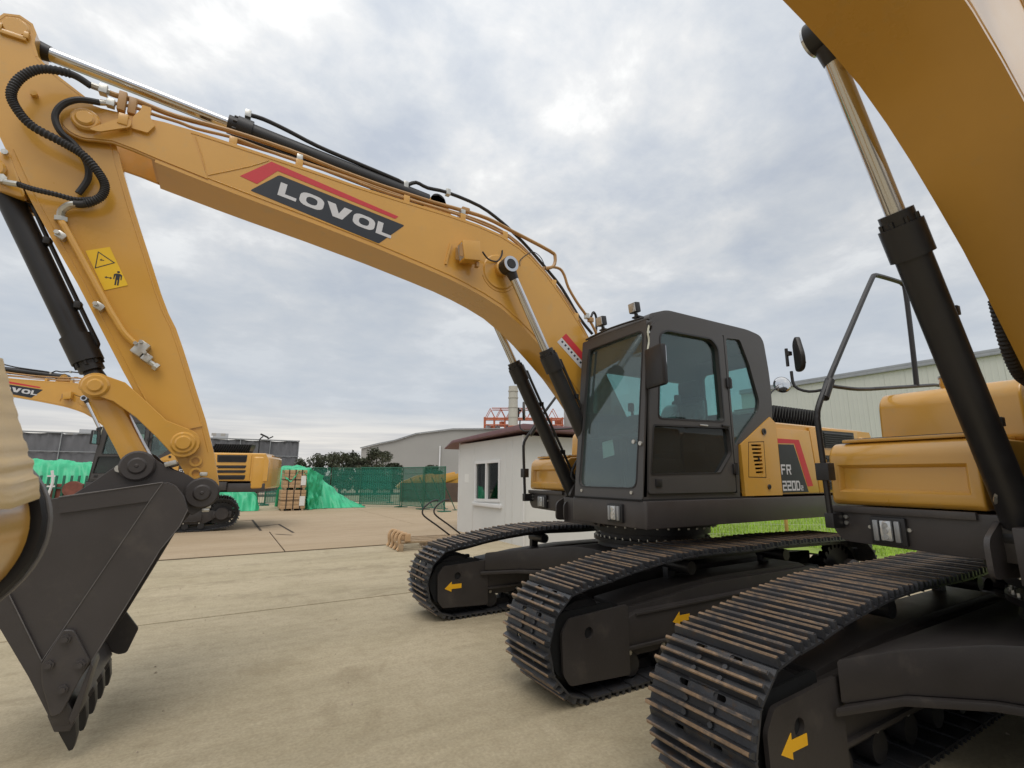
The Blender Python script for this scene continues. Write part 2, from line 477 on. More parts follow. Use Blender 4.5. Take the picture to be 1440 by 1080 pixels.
def arrow(b):
    b.use('arrow')
    b.prism([(2.42, .345), (2.335, .415), (2.335, .385), (2.21, .385), (2.21, .335), (2.335, .335), (2.335, .305)], 0, .0025, XZ)

def car_body(b):
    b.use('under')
    q = [(1.92, .90), (1.50, .78), (1.18, .52), (1.02, .26), (.98, 0)]
    half = q + [(x, -y) for x, y in q[-2::-1]]
    plan = half + [(-x + .1, y) for x, y in reversed(half)]
    plan = [(x, y) for x, y in plan]
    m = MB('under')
    m.prism(plan, .50, .80, XY, bev=.014)
    vs = []
    for v in m.V:
        z = v[2]
        if z > .65: z -= .09 * max(0, min(1, (abs(v[1]) - .35) / .5))
        vs.append((v[0], v[1], z))
    b.add(vs, m.F)
    big = [(x * 1.03, y) for x, y in plan]
    b.prism(big, .455, .497, XY, bev=.008)
    b.cyl((0.05, 0, .76), (0.05, 0, .97), .66, .62, n=48)
    b.use('black'); b.cyl((0.05, 0, .97), (0.05, 0, 1.07), .70, n=56)
    b.cyl((0.05, 0, .86), (0.05, 0, .90), .705, n=48)
    b.use('zinc')
    for k in range(44):
        a = 2 * math.pi * k / 44
        b.cyl((.05 + .675 * math.cos(a), .675 * math.sin(a), .90), (.05 + .675 * math.cos(a), .675 * math.sin(a), .925), .013, n=6)
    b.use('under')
    b.cyl((.05, 0, 1.06), (.05, 0, 1.165), .78, n=48)
    b.use('zinc')
    for k in range(40):
        a = 2 * math.pi * (k + .5) / 40
        b.cyl((.05 + .755 * math.cos(a), .755 * math.sin(a), 1.04), (.05 + .755 * math.cos(a), .755 * math.sin(a), 1.06), .014, n=6)

# ---- upper structure
def deck(b):
    b.use('dark')
    b.prism(rpoly([(1.52, .32), (1.52, 1.37), (-1.9, 1.37), (-1.9, .32)], .03, 2), 1.165, 1.405, XY, bev=.012)   # left skirt box
    b.box(-2.5, 1.15, -.33, .318, 1.08, 1.37, .01)                                                      # centre frame
    prof = rpoly([(-1.30, 1.42), (-1.30, 1.26), (-1.24, 1.19), (-.40, 1.17), (-.335, 1.17), (-.335, 1.42)], .03)
    b.prism(prof, -1.9, 1.02, YZ, bev=.008)                                                             # right skirt box
    b.box(1.02, 1.05, -1.29, -.5, 1.385, 1.43, .006)
    b.box(-2.9, -1.9, -1.3, 1.3, 1.12, 1.37, .03)
    for s in (-1, 1):                                                                                   # boom foot brackets
        b.prism(rpoly([(.10, 1.37), (1.15, 1.37), (.98, 1.62), (.75, 2.05), (.55, 2.14), (.38, 2.05), (.18, 1.7)], .08), s * .235, s * .275, XZ, bev=.008)
        b.boss(.55, 1.93, s * .275, s * .33, .12)
        b.prism(rpoly([(.80, 1.08), (1.20, 1.10), (1.20, 1.30), (1.0, 1.40), (.80, 1.36)], .05), s * .255, s * .275, XZ)
        b.prism(rpoly([(.80, 1.08), (1.20, 1.10), (1.20, 1.30), (1.0, 1.40), (.80, 1.36)], .05), s * .41, s * .435, XZ)
    b.box(-2.4, .0, -.32, .318, 1.372, 1.6, .02)
def deck_bolts(b):
    b.use('zinc')
    for y in (-1.26, -1.205):
        for z in (1.355, 1.315): b.cyl((1.02, y, z), (1.035, y, z), .013, n=8)
    for y in (-1.06, -.84): b.cyl((1.02, y, 1.30), (1.032, y, 1.30), .012, n=8)
def deck_lamp(x, y, z):
    def f(b):
        b.use('black'); b.box(x, x + .03, y - .10, y + .10, z - .085, z + .085, .008)
        b.use('gal'); b.box(x + .03, x + .05, y - .075, y - .045, z - .065, z + .065, .006); b.box(x + .03, x + .05, y + .045, y + .075, z - .065, z + .065, .006)
        b.use('lens'); b.box(x + .03, x + .055, y - .032, y + .032, z - .06, z + .065, .008)
        for k in range(3): b.cyl((x + .055, y, z - .035 + k * .037), (x + .06, y, z - .035 + k * .037), .016, n=10)
    return f
def tank(b):
    b.use('yellow')
    side = rpoly([(1.015, 1.435), (1.0, 1.79), (.93, 1.86), (-.75, 1.86), (-.75, 1.435)], .05)
    t = MB('yellow'); t.prism(side, -1.29, -.46, XZ, bev=.035, seg=3)
    bm = bmesh.new()
    vs = [bm.verts.new(v) for v in t.V]
    for f in t.F: bm.faces.new([vs[i] for i in f])
    bm.faces.ensure_lookup_table()
    bmesh.ops.recalc_face_normals(bm, faces=bm.faces)
    fr = max(bm.faces, key=lambda f: f.calc_area() * (f.normal.x > .8))
    bmesh.ops.inset_region(bm, faces=[fr], thickness=.055, depth=0)
    bmesh.ops.inset_region(bm, faces=[fr], thickness=.012, depth=-.010)
    bmesh.ops.inset_region(bm, faces=[fr], thickness=.018, depth=-.022)
    b.addbm(bm)
def tank_cover(b):
    b.use('yellow'); b.box(.30, .94, -1.22, -.50, 1.862, 1.885, .008)
    b.use('dark'); b.box(.33, .9, -1.19, -.53, 1.885, 1.892)
def tank_box(b):
    b.use('yellow')
    b.prism(rpoly([(.30, 1.86), (.28, 2.20), (.20, 2.28), (-.75, 2.28), (-.75, 1.86)], .05), -1.27, -.44, XZ, bev=.045, seg=3)
    b.cyl((.02, -.86, 2.27), (.02, -.86, 2.37), .09, n=20); b.use('zinc'); b.cyl((.02, -.86, 2.37), (.02, -.86, 2.385), .095, n=20)
def pump_bay(b):
    b.use('yellow')
    b.prism(rpoly([(-.78, 1.42), (-.78, 2.24), (-2.55, 2.24), (-2.55, 1.42)], .05), -1.28, -.36, XZ, bev=.04, seg=2)
def valve_bank(b):
    b.use('dark'); b.box(.55, .95, -.30, .30, 1.37, 1.5, .02)
    b.use('zinc')
    for k in range(6):
        y = -.2 + k * .08
        b.cyl((.95, y, 1.47), (1.02, y, 1.50), .022, n=8)
    b.use('rubber')
    for k in range(6):
        y = -.21 + k * .085
        b.tube([(.98, y, 1.50), (1.10, y * 1.1, 1.62), (1.02, y * 1.15 + .02, 1.80 + .02 * (k % 3)), (.85, y * .9, 1.98)], .017, 6, 4)
    b.use('zinc')
    for k in range(5): b.tube([(1.0, -.4 + .02 * k, 1.46 + .05 * k), (1.12, -.38, 1.5 + .05 * k), (1.15, -.34, 1.60 + .04 * k)], .012, 6, 3)
def hood(b):
    b.use('yellow')
    b.prism([(-.60, 1.43), (-.60, 2.225), (-2.86, 2.225), (-2.95, 2.06), (-2.95, 1.43)], .36, 1.30, XZ)
    b.prism(rpoly([(1.30, 2.15), (1.22, 2.262), (-.35, 2.262), (-.35, 2.15)], .07), -2.83, -.62, YZ, bev=.012)
    b.prism([(-1.9, 1.43), (-1.9, 2.2), (-2.9, 2.2), (-2.9, 1.43)], -1.25, .36, XZ)
def hood_grille(b):
    b.use('void'); b.box(-2.3, -1.25, .30, .88, 2.262, 2.42, .04)
    b.use('black')
    for k in range(16):
        x = -1.27 - k * .066
        b.prism([(x, 2.265), (x - .030, 2.265), (x - .05, 2.42), (x - .085, 2.54), (x - .115, 2.535), (x - .075, 2.41)], .32, .90, XZ)
    b.use('cabgrey'); b.prism(rpoly([(-1.0, 2.262), (-1.25, 2.262), (-1.27, 2.5), (-1.2, 2.5)], .03), .32, .92, XZ, bev=.02)
def engine_door(b):
    b.use('yellow')
    b.prism([(-.625, 1.44), (-.625, 2.17), (-1.30, 2.17), (-1.385, 1.44)], 1.30, 1.33, XZ, bev=.006)
def rear_door(b):
    b.use('yellow'); 
    b.prism([(-1.315, 2.21), (-1.40, 1.44), (-2.47, 1.44), (-2.47, 2.21)], 1.30, 1.328, XZ, bev=.006)
    b.box(-1.62, -1.50, 1.328, 1.335, 1.80, 1.83); b.box(-1.62, -1.50, 1.328, 1.335, 1.74, 1.77)
def louver_panel(z0, z1, x0, x1):
    def f(b):
        b.use('black'); b.prism(rpoly([(x0, z0), (x0 + .02, z1), (x1, z1 + .005), (x1 + .01, z0 + .02)], .02), 1.328, 1.333, XZ)
        n = max(2, int((z1 - z0) / .03))
        for k in range(n):
            z = z0 + .012 + (z1 - z0 - .02) * k / n
            b.prism([(1.333, z), (1.345, z - .006), (1.345, z + .004), (1.333, z + .014)], x1 + .03, x0 - .03, YZ)
    return f
def counterweight(b):
    b.use('yellow')
    plan = rpoly([(-2.49, 1.33), (-2.90, 1.30), (-3.0, .9), (-3.04, 0), (-3.0, -.9), (-2.90, -1.30), (-2.49, -1.33)], .12, 5)
    b.prism(plan, 1.20, 2.16, XY, bev=.06, seg=3)
    b.use('dark'); b.prism(rpoly([(-2.49, 1.25), (-2.85, 1.2), (-2.95, .85), (-3.0, 0), (-2.95, -.85), (-2.85, -1.2), (-2.49, -1.25)], .1), 1.12, 1.2, XY)
def side_panel(b):
    b.use('yellow')
    hs = [[(-.125 - .006 * k, z), (-.30 - .0 * k, z + .004), (-.30, z + .026), (-.125 - .006 * k, z + .020)] for k, z in enumerate([1.945 - .041 * i for i in range(8)])]
    b.prism([(.055, 1.955), (.045, 1.425), (-.615, 1.425), (-.615, 2.225), (-.52, 2.285)], 1.295, 1.335, XZ, holes=hs)
    fr = [(-.079, 1.99), (-.359, 2.008), (-.342, 1.612), (-.030, 1.616)]
    inn = [(-.085, 1.984), (-.353, 2.001), (-.336, 1.619), (-.037, 1.623)]
    b.use('void'); b.prism(fr, 1.335, 1.3365, XZ, holes=[inn])
    b.prism([(-.10, 1.64), (-.10, 1.98), (-.33, 1.98), (-.33, 1.64)], 1.28, 1.294, XZ)
    for (x, z, r) in ((-.369, 2.114, .036), (-.375, 1.517, .026)):
        b.use('dark'); b.cyl((x, 1.335, z), (x, 1.348, z), r, n=16); b.use('void'); b.cyl((x, 1.348, z), (x, 1.349, z), r * .6, n=12)
    b.use('void'); b.cyl((-.234, 1.335, 1.809), (-.234, 1.342, 1.809), .016, n=10)
def fr_decal(b):
    b.use('ink'); b.prism([(-.63, 1.985), (-.94, 1.992), (-1.15, 1.45), (-.63, 1.45)], 1.330, 1.3318, XZ)
    b.use('red'); b.prism([(-.63, 2.050), (-1.06, 2.050), (-1.258, 1.520), (-1.142, 1.512), (-.955, 2.004), (-.63, 1.997)], 1.330, 1.3318, XZ)
    b.use('white')
    letters(b, 'FR', (-.640, 1.648), (-1, 0), (0, 1), .112, (.085, .090), .018, 1.3318, 1.3332)
    letters(b, '220D', (-.640, 1.470), (-1, 0), (0, 1), .110, (.078, .078, .074, .078), .012, 1.3318, 1.3332)
    letters(b, '2', (-.998, 1.470), (-1, 0), (0, 1), .055, (.045,), 0, 1.3318, 1.3332)

# ---- cab
def fx(z): return 1.50 - max(0, z - 1.42) * .094       # raked front plane
def FRONT(u, v, w): return Vector((fx(v) + w, u, v))
DOORWIN = rpoly([(1.18, 2.985), (1.09, 3.035), (.42, 3.05), (.325, 2.97), (.315, 2.19), (1.265, 2.165)], .05)
DOORLOW = rpoly([(1.335, 2.085), (.245, 2.115), (.235, 1.86), (.43, 1.665), (1.40, 1.645)], .03)
QUART = rpoly([(.135, 3.115), (-.115, 3.135), (-.25, 2.86), (-.375, 2.46), (-.33, 2.335), (-.04, 2.10), (.13, 1.93)], .04)
WSH = rpoly([(.41, 1.52), (1.23, 1.52), (1.275, 3.02), (.455, 3.0)], .08)
RWIN = rpoly([(1.20, 2.80), (-.35, 2.80), (-.42, 2.3), (1.26, 2.3)], .06)
def cab_frame(b):
    b.use('cabgrey')
    side = [(.11, 1.42), (1.49, 1.42)] + rpoly([(1.36, 2.8), (1.335, 3.12), (1.02, 3.262), (-.3, 3.268), (-.555, 3.24), (-.62, 2.75), (-.605, 2.30), (.075, 1.925)], .16, 6)[3:-3]
    b.prism(side, 1.27, 1.318, XZ, holes=[DOORWIN, DOORLOW, QUART])
    rw = RWIN
    b.prism(side, .34, .385, XZ, holes=[rw])
    fr = rpoly([(.34, 1.42), (1.318, 1.42), (1.318, 3.12), (.34, 3.12)], .02)
    b.prism(fr, -.05, 0, FRONT, holes=[WSH])
    rear = [(.386, 2.28), (1.269, 2.28), (1.269, 3.2), (.386, 3.2)]
    b.prism(rear, -.60, -.56, YZ, holes=[rrect(.45, 1.21, 2.36, 2.92, .06)])
    b.prism(rpoly([(1.30, 3.13), (1.27, 3.20), (1.02, 3.285), (-.30, 3.29), (-.54, 3.26), (-.60, 3.08), (-.55, 3.08), (-.48, 3.18), (.9, 3.18)], .07), .365, 1.295, XZ, bev=.03, seg=3)   # roof
    b.box(.1, 1.44, .386, 1.268, 1.42, 1.47)                                    # floor
    b.prism([(.06, 1.94), (-.59, 2.30), (-.59, 2.26), (.06, 1.90)], .386, 1.268, XZ)
    b.box(.1, .14, .386, 1.268, 1.42, 1.95)
    b.box(1.30, 1.322, 1.31, 1.36, 3.05, 3.09)
    b.use('black')                                                               # rubber seals and horizontal split bar
    b.prism(rpoly([(.40, 1.99), (1.25, 1.99), (1.25, 2.025), (.40, 2.025)], .01), -.075, -.045, FRONT)
    b.prism(rpoly([(.40, 1.51), (1.24, 1.51), (1.285, 3.03), (.445, 3.01)], .08), 0, .006, FRONT, holes=[WSH])
    b.use('void')
    b.prism(rpoly([(1.53, 1.405), (1.53, 1.42), (-.1, 1.42), (-.1, 1.405)], .003), .36, 1.33, XZ)
    b.use('zinc')
    for z in (2.99, 2.72): b.cyl((1.335, 1.318, z), (1.335, 1.34, z), .014, n=8)
    for y in (.46, 1.18): b.cyl((fx(1.475), y, 1.475), (fx(1.475) + .012, y, 1.475), .016, n=10)
    for y, z in ((1.20, 1.94), (1.285, 1.92)): b.cyl((fx(z), y, z), (fx(z) + .02, y, z), .02, n=10)
def cab_door(b):
    b.use('cabgrey')
    d = rpoly([(1.445, 1.47), (1.33, 2.96), (1.27, 3.10), (1.08, 3.175), (.30, 3.175), (.215, 3.12), (.205, 1.90), (.20, 1.47)], .03)
    b.prism(d, 1.319, 1.342, XZ, holes=[DOORWIN, DOORLOW])
    b.use('void')
    b.prism(rpoly([(.212, 3.13), (.205, 3.13), (.188, 1.46), (.196, 1.46)], .002), 1.319, 1.3435, XZ)
    big = rpoly([(1.195, 3.0), (1.10, 3.05), (.415, 3.066), (.308, 2.98), (.298, 2.175), (1.28, 2.15)], .05)
    b.use('black'); b.prism(big, 1.342, 1.347, XZ, holes=[DOORWIN])
    low = rpoly([(1.35, 2.10), (.23, 2.13), (.22, 1.855), (.425, 1.65), (1.415, 1.63)], .03)
    b.prism(low, 1.342, 1.345, XZ, holes=[DOORLOW])
def door_handle(b):
    b.use('zinc'); b.box(.58, .70, 1.342, 1.352, 2.118, 2.134, .004)
def door_pull(b):
    b.use('black'); b.box(.24, .36, 1.343, 1.36, 2.128, 2.15, .004)
def door_latch(b):
    b.use('black'); b.box(1.28, 1.36, 1.342, 1.355, 1.53, 1.60, .006)
def door_hinge(z):
    def f(b):
        b.use('black'); b.box(.15, .235, 1.342, 1.362, z - .05, z + .05, .006); b.cyl((.192, 1.362, z - .06), (.192, 1.362, z + .06), .014, n=8)
    return f
def cab_seat(b):
    b.use('seat')
    b.box(.25, .78, .58, 1.06, 1.86, 2.0, .05); b.box(.14, .30, .64, 1.04, 1.98, 2.50, .05); b.box(.15, .26, .72, .96, 2.48, 2.70, .04)
    b.box(.20, .75, .42, .54, 2.0, 2.2, .02); b.box(.20, .75, 1.10, 1.2, 2.0, 2.2, .02)
    b.box(.25, .75, .56, 1.1, 1.47, 1.86, .02)
    for y in (.48, 1.15): b.cyl((.72, y, 2.18), (.76, y, 2.36), .016, n=8); b.obox((.77, y, 2.40), .06, .05, .1, bev=.015)
    b.cyl((1.15, .72, 1.47), (1.05, .72, 2.0), .02, n=8); b.cyl((1.15, .94, 1.47), (1.05, .94, 2.0), .02, n=8)
    b.box(1.10, 1.3, .40, .52, 1.9, 2.2, .02)
    b.box(-.45, .10, .40, 1.25, 1.95, 2.30, .03)
    b.box(-.52, 1.2, .39, 1.26, 3.10, 3.125)
    b.obox((1.12, .83, 2.16), .05, .38, .38, Matrix.Rotation(R(-60), 3, 'Y'), .02)
    b.box(.95, 1.38, .39, .47, 1.5, 2.3, .02)
    b.use('film')
    b.prism(rpoly([(.84, 1.95), (.78, 2.14), (.50, 2.22), (.40, 2.40), (.30, 2.46), (.30, 1.95)], .05), .62, 1.12, XZ, bev=.07, seg=2)
def floor_mat(b):
    b.use('black'); b.box(.85, 1.40, .45, 1.22, 1.471, 1.49, .005)
    b.use('paper'); b.prism([(.70, 1.80), (.865, 1.83), (.83, 1.99), (.675, 1.965)], -.062, -.060, FRONT)
def cab_light(y):
    def f(b):
        b.use('black'); b.cyl((1.10, y, 3.27), (1.10, y, 3.33), .02, n=8); b.box(1.03, 1.12, y - .045, y + .045, 3.285, 3.30)
        b.obox((1.12, y, 3.39), .07, .11, .11, Matrix.Rotation(R(8), 3, 'Y'), .012)
        b.use('lens'); b.obox((1.158, y, 3.385), .01, .094, .094, Matrix.Rotation(R(8), 3, 'Y'), .003)
    return f
def cab_trim(b):
    b.use('black')
    b.tube([(1.34, .40, 3.14), (1.345, .8, 3.165), (1.34, 1.28, 3.15)], .011, 6, 3)
def pillar_lead(b):
    b.use('wire' if 'wire' in M else 'zinc'); b.tube([(1.318, 1.325, 3.06), (1.345, 1.332, 2.98), (1.335, 1.33, 2.90), (1.36, 1.332, 2.80), (1.355, 1.33, 2.70)], .010, 6, 4)
def wiper(b):
    b.use('rubber'); b.tube([(1.375, .50, 3.0), (1.42, .47, 2.5), (1.455, .45, 2.08)], .012, 6, 3)
def cab_mirror(b):
    b.use('black')
    b.obox((1.42, 1.475, 2.61), .06, .28, .38, Matrix.Rotation(R(-14), 3, 'Z'), .025)
    b.tube([(1.36, 1.32, 2.66), (1.40, 1.40, 2.66), (1.41, 1.47, 2.63)], .013, 6, 3)
    b.tube([(1.36, 1.32, 2.58), (1.40, 1.40, 2.58), (1.41, 1.47, 2.60)], .013, 6, 3)
    b.use('mirror'); b.obox((1.388, 1.483, 2.61), .004, .25, .34, Matrix.Rotation(R(-14), 3, 'Z'))
    b.use('zinc'); b.cyl((1.42, 1.44, 2.60), (1.42, 1.44, 2.66), .012, n=6)
def round_mirror(b):
    b.use('black')
    c = Vector((-.92, 1.28, 2.705)); ax = Vector((.62, .74, .10)).normalized()
    b.cyl(c - ax * .03, c, .085, .10, n=24); b.tube([(-.62, 1.22, 2.42), (-.72, 1.26, 2.60), tuple(c - ax * .03)], .010, 6, 3)
    b.use('mirror')
    b.cyl(c, c + ax * .012, .095, .08, n=24); b.cyl(c + ax * .012, c + ax * .02, .08, .03, n=24)
def handrail(b):
    b.use('black')
    y = -1.25
    b.tube([(1.13, y, 1.30), (1.13, y, 1.41), (1.15, y, 1.97), (1.145, y, 2.05), (1.12, y, 2.12), (.99, y, 2.29), (.57, y, 2.79), (.15, y, 3.28), (.09, y, 3.33), (.02, y, 3.345), (-.30, y, 3.355), (-.38, y, 3.345), (-.41, y, 3.29), (-.385, y, 2.85), (-.345, y, 2.40)], .020, 8, 3)
    b.tube([(.985, y, 2.29), (.70, y, 2.29), (.41, y, 2.31), (-.34, y, 2.40), (-.9, y, 2.45), (-.92, y, 2.30)], .015, 8, 2)
    b.box(1.09, 1.17, y - .045, y + .045, 1.60, 1.72, .006); b.box(1.0, 1.15, y - .03, y + .03, 1.28, 1.38, .006)
    b.cyl((1.04, y - .0, 2.19), (.94, y, 2.33), .034, n=10)
def rail_mirror(b):
    b.use('black')
    b.tube([(1.0, -1.25, 2.26), (1.06, -1.34, 2.25), (1.10, -1.42, 2.30), (1.09, -1.44, 2.42)], .011, 6, 3)
    rot = Matrix.Rotation(R(-35), 3, 'Z') @ Matrix.Rotation(R(14), 3, 'X')
    sh = MB('black'); sh.prism(rpoly([(-.07, -.13), (.04, -.14), (.08, -.05), (.06, .14), (-.02, .11)], .05), -.018, .018, YZ, bev=.01)
    b.add([Vector((1.05, -1.40, 2.55)) + rot @ Vector(v) for v in sh.V], sh.F)
    b.cyl((1.11, -1.45, 2.46), (1.11, -1.45, 2.60), .012, n=6); b.obox((1.10, -1.44, 2.56), .04, .03, .03)
    b.use('mirror'); b.obox(Vector((1.05, -1.40, 2.55)) + rot @ Vector((-.019, 0, 0)), .004, .10, .20, rot)

# ---- front equipment
BT = [(.38, 2.03), (.62, 2.42), (.9, 2.87), (1.18, 3.30), (1.35, 3.51), (1.55, 3.735), (1.75, 3.935), (1.95, 4.085), (2.12, 4.175), (2.35, 4.25), (2.62, 4.29), (2.95, 4.31), (3.47, 4.315), (3.94, 4.325), (4.3, 4.345), (4.93, 4.37), (5.18, 4.378), (5.42, 4.375), (5.66, 4.345), (5.80, 4.333)]
BB = [(5.70, 4.075), (5.57, 4.058), (5.43, 4.03), (5.02, 3.96), (4.76, 3.92), (4.27, 3.85), (3.71, 3.76), (3.22, 3.668), (2.95, 3.612), (2.75, 3.56), (2.55, 3.497), (2.33, 3.41), (2.12, 3.285), (1.93, 3.145), (1.74, 2.985), (1.51, 2.78), (1.33, 2.585), (1.0, 2.2), (.72, 1.83)]
BOOM = BT + arc(5.87, 4.19, .152, 80, -115, 14) + BB + arc(.55, 1.93, .19, -20, -190, 10)
def boom(b):
    b.use('yellow')
    for s in (-1, 1): b.prism(BOOM, s * .176, s * .20, XZ, bev=.003, seg=1)
    top = [p for p in BT if p[0] < 5.3]; bot = [p for p in BB if p[0] < 5.45]
    b.sweep([(x, z - .012) for x, z in top], None, -.176, .176, XZ, th=-.02)
    b.sweep([(x, z + .0) for x, z in bot], None, -.206, .206, XZ, th=.022)
    b.prism([(5.28, 4.35), (5.31, 4.35), (5.46, 4.04), (5.43, 4.04)], -.176, .176, XZ)
    b.prism([(5.24, 4.362), (5.42, 4.36), (5.66, 4.33), (5.80, 4.318)] + arc(5.87, 4.19, .138, 80, -115, 14) + [(5.70, 4.09), (5.57, 4.073), (5.43, 4.045), (5.08, 3.985)], .20, .208, XZ)
    for s in (-1, 1):
        b.boss(5.865, 4.185, s * .20, s * .245, .085); b.boss(5.865, 4.185, s * .245, s * .262, .058)
        b.boss(2.36, 3.80, s * .20, s * .212, .20); b.boss(2.345, 3.83, s * .212, s * .275, .085)
        b.boss(.55, 1.93, s * .20, s * .232, .14)
    b.prism(rpoly([(5.83, 4.10), (5.77, 4.10), (5.60, 4.21), (5.60, 4.27), (5.66, 4.27)], .02), .245, .262, XZ)  # pin lock bar
    b.box(5.62, 5.68, .205, .27, 4.21, 4.30, .006)
    b.prism(rpoly([(5.50, 4.22), (5.60, 4.22), (5.60, 4.32), (5.56, 4.40), (5.56, 4.44), (5.50, 4.44), (5.50, 4.36), (5.46, 4.30)], .01), .20, .235, XZ)
    for x, z in ((4.94, 4.37), (4.42, 4.35), (3.42, 4.315), (2.80, 4.30), (2.28, 4.24), (1.62, 3.81), (1.30, 3.46)):
        b.box(x - .03, x + .03, .06, .19, z - .02, z + .07, .004)
    for s in (-1, 1): b.prism([(2.86, 4.30), (3.26, 4.30), (3.12, 4.53), (3.05, 4.56), (2.98, 4.53)], s * .07, s * .09, XZ)
def boom_weld(b):
    b.use('yellow')
    b.tube([(x, .2005, z + .026) for x, z in BB[1:]], .006, 5, 1)
    b.tube([(x, .2005, z - .030) for x, z in BT[3:-2]], .004, 5, 1)
    b.tube([(2.36 + .215 * math.cos(R(a)), .2005, 3.79 + .215 * math.sin(R(a))) for a in range(150, 345, 12)], .005, 5, 1)
    b.tube([(5.08, .2015, 3.985), (5.14, .2015, 4.18), (5.20, .2015, 4.33)], .005, 5, 1)
    b.tube([(5.08, .2015, 4.02), (4.80, .2015, 4.20), (4.66, .2015, 4.31)], .004, 5, 2)
def foot_hose(b):
    b.use('rubber')
    b.tube([(1.02, -.26, 2.62), (.97, -.27, 2.48), (.90, -.28, 2.33), (.78, -.29, 2.22), (.60, -.30, 2.18), (.40, -.31, 2.14), (.25, -.31, 1.95), (.22, -.31, 1.6)], .032, 10, 14, rf=lambda L, i: .036 if i % 2 else .031)
def boom_pipe(pts, r, m='pipe', sub=3):
    def f(b): b.use(m); b.tube(pts, r, 8, sub)
    return f
P1 = [(5.86, .26, 4.45), (5.73, .22, 4.46), (5.62, .17, 4.50), (5.52, .12, 4.52), (5.35, .10, 4.52), (4.99, .10, 4.54), (4.5, .10, 4.53), (4.11, .10, 4.49), (3.69, .1, 4.46), (3.41, .1, 4.455), (3.1, .1, 4.45), (2.8, .1, 4.46), (2.47, .1, 4.455), (2.14, .1, 4.39), (1.62, .1, 4.28), (1.54, .1, 4.22), (1.57, .1, 4.09), (1.72, .1, 4.03)]
P2 = [(5.80, .24, 4.36), (5.63, .20, 4.42), (5.51, .17, 4.43), (5.33, .17, 4.43), (5.21, .17, 4.42), (4.96, .17, 4.44), (4.81, .17, 4.43), (4.57, .17, 4.41), (4.05, .17, 4.39), (3.61, .17, 4.355), (2.85, .17, 4.35), (2.32, .17, 4.29), (2.05, .17, 4.17), (1.8, .17, 4.0), (1.5, .17, 3.71), (1.2, .17, 3.37), (.9, .17, 2.9)]
P2B = [(4.94, .13, 4.44), (4.5, .13, 4.44), (4.0, .13, 4.42), (3.3, .13, 4.385), (2.8, .13, 4.39), (2.4, .13, 4.36), (2.1, .13, 4.26), (1.85, .13, 4.09), (1.5, .13, 3.79), (1.2, .13, 3.45)]
P3 = [(4.87, .03, 4.80), (4.74, .04, 4.80), (4.54, .05, 4.76), (4.27, .05, 4.70), (3.94, .05, 4.66), (3.48, .05, 4.61), (3.40, .05, 4.58), (3.29, .05, 4.65), (3.16, .05, 4.63), (2.93, .05, 4.65), (2.54, .05, 4.61), (2.26, .05, 4.50), (2.07, .05, 4.39), (1.92, .05, 4.29), (1.70, .05, 4.12), (1.41, .05, 3.87), (1.15, .05, 3.54), (.95, .05, 3.36)]
P5 = [(1.70, 0, 4.06), (1.53, 0, 4.13), (1.40, 0, 4.14), (1.33, 0, 4.07), (1.27, 0, 3.92), (1.13, 0, 3.74), (.99, 0, 3.60), (.86, 0, 3.43), (.7, 0, 3.1)]
def boom_fittings(b):
    b.use('zinc')
    for p in (P3[6], P3[9], (.99, 0, 3.60), (1.45, .1, 3.71), (4.86, .03, 4.80)):
        b.obox(p, .05, .06, .07, bev=.008)
    for x, z in ((4.42, 4.42), (2.80, 4.37)): b.box(x - .025, x + .025, .08, .19, z, z + .05, .004)
    b.use('pipe')
    b.obox((.93, 0, 3.56), .07, .05, .06, bev=.008); b.obox((2.74, .1, 4.47), .09, .06, .05, bev=.008)
    b.use('rubber')
    b.tube([(.92, 0, 3.60), (.86, -.02, 3.68), (.80, -.04, 3.62), (.80, -.05, 3.45), (.85, -.04, 3.25)], .016, 8, 4)
    b.tube([(2.62, .30, 3.93), (2.52, .25, 3.89), (2.40, .22, 3.91), (2.34, .21, 4.0), (2.33, .205, 4.06)], .009, 6, 4)
    b.tube([(2.16, .30, 3.88), (2.10, .21, 4.0), (2.0, .2, 4.10), (1.9, .18, 4.16), (1.78, .16, 4.12), (1.7, .15, 3.98)], .005, 5, 4)
def boom_light(b):
    b.use('yellow')
    b.prism([(2.88, 3.97), (2.68, 4.01), (2.67, 3.80), (2.85, 3.77)], .23, .36, XZ, bev=.008)
    b.prism([(2.95, 3.98), (2.93, 3.98), (2.98, 3.74), (3.0, 3.74)], .20, .215, XZ)
    b.box(2.70, 2.84, .20, .23, 3.80, 3.95)
    b.use('lens'); b.prism([(2.872, 3.95), (2.882, 3.95), (2.856, 3.79), (2.846, 3.79)], .245, .345, XZ)
    b.use('pipe'); b.box(2.86, 2.90, .24, .25, 3.80, 3.93); b.box(2.86, 2.90, .34, .35, 3.80, 3.93); b.box(2.67, 2.70, .28, .33, 3.74, 3.79)
def boom_decal(b):
    b.use('ink'); b.prism(rpoly([(4.775, 3.985), (4.57, 4.20), (3.435, 4.045), (3.675, 3.79)], .015, 2), .200, .2022, XZ)
    b.use('red'); b.prism([(4.86, 4.09), (4.64, 4.305), (3.50, 4.122), (3.53, 4.088), (4.585, 4.235), (4.73, 4.06)], .200, .2022, XZ)
    b.use('white')
    e1 = Vector((-1.14, -.16)).normalized(); e2 = Vector((-e1.y, e1.x)) * -1
    o = (4.775 + e1.x * .20 + e2.x * .058, 3.985 + e1.y * .20 + e2.y * .058 - .004)
    letters(b, 'LOVOL', o, e1, e2, .128, (.150, .205, .225, .205, .150), .020, .2022, .2036)
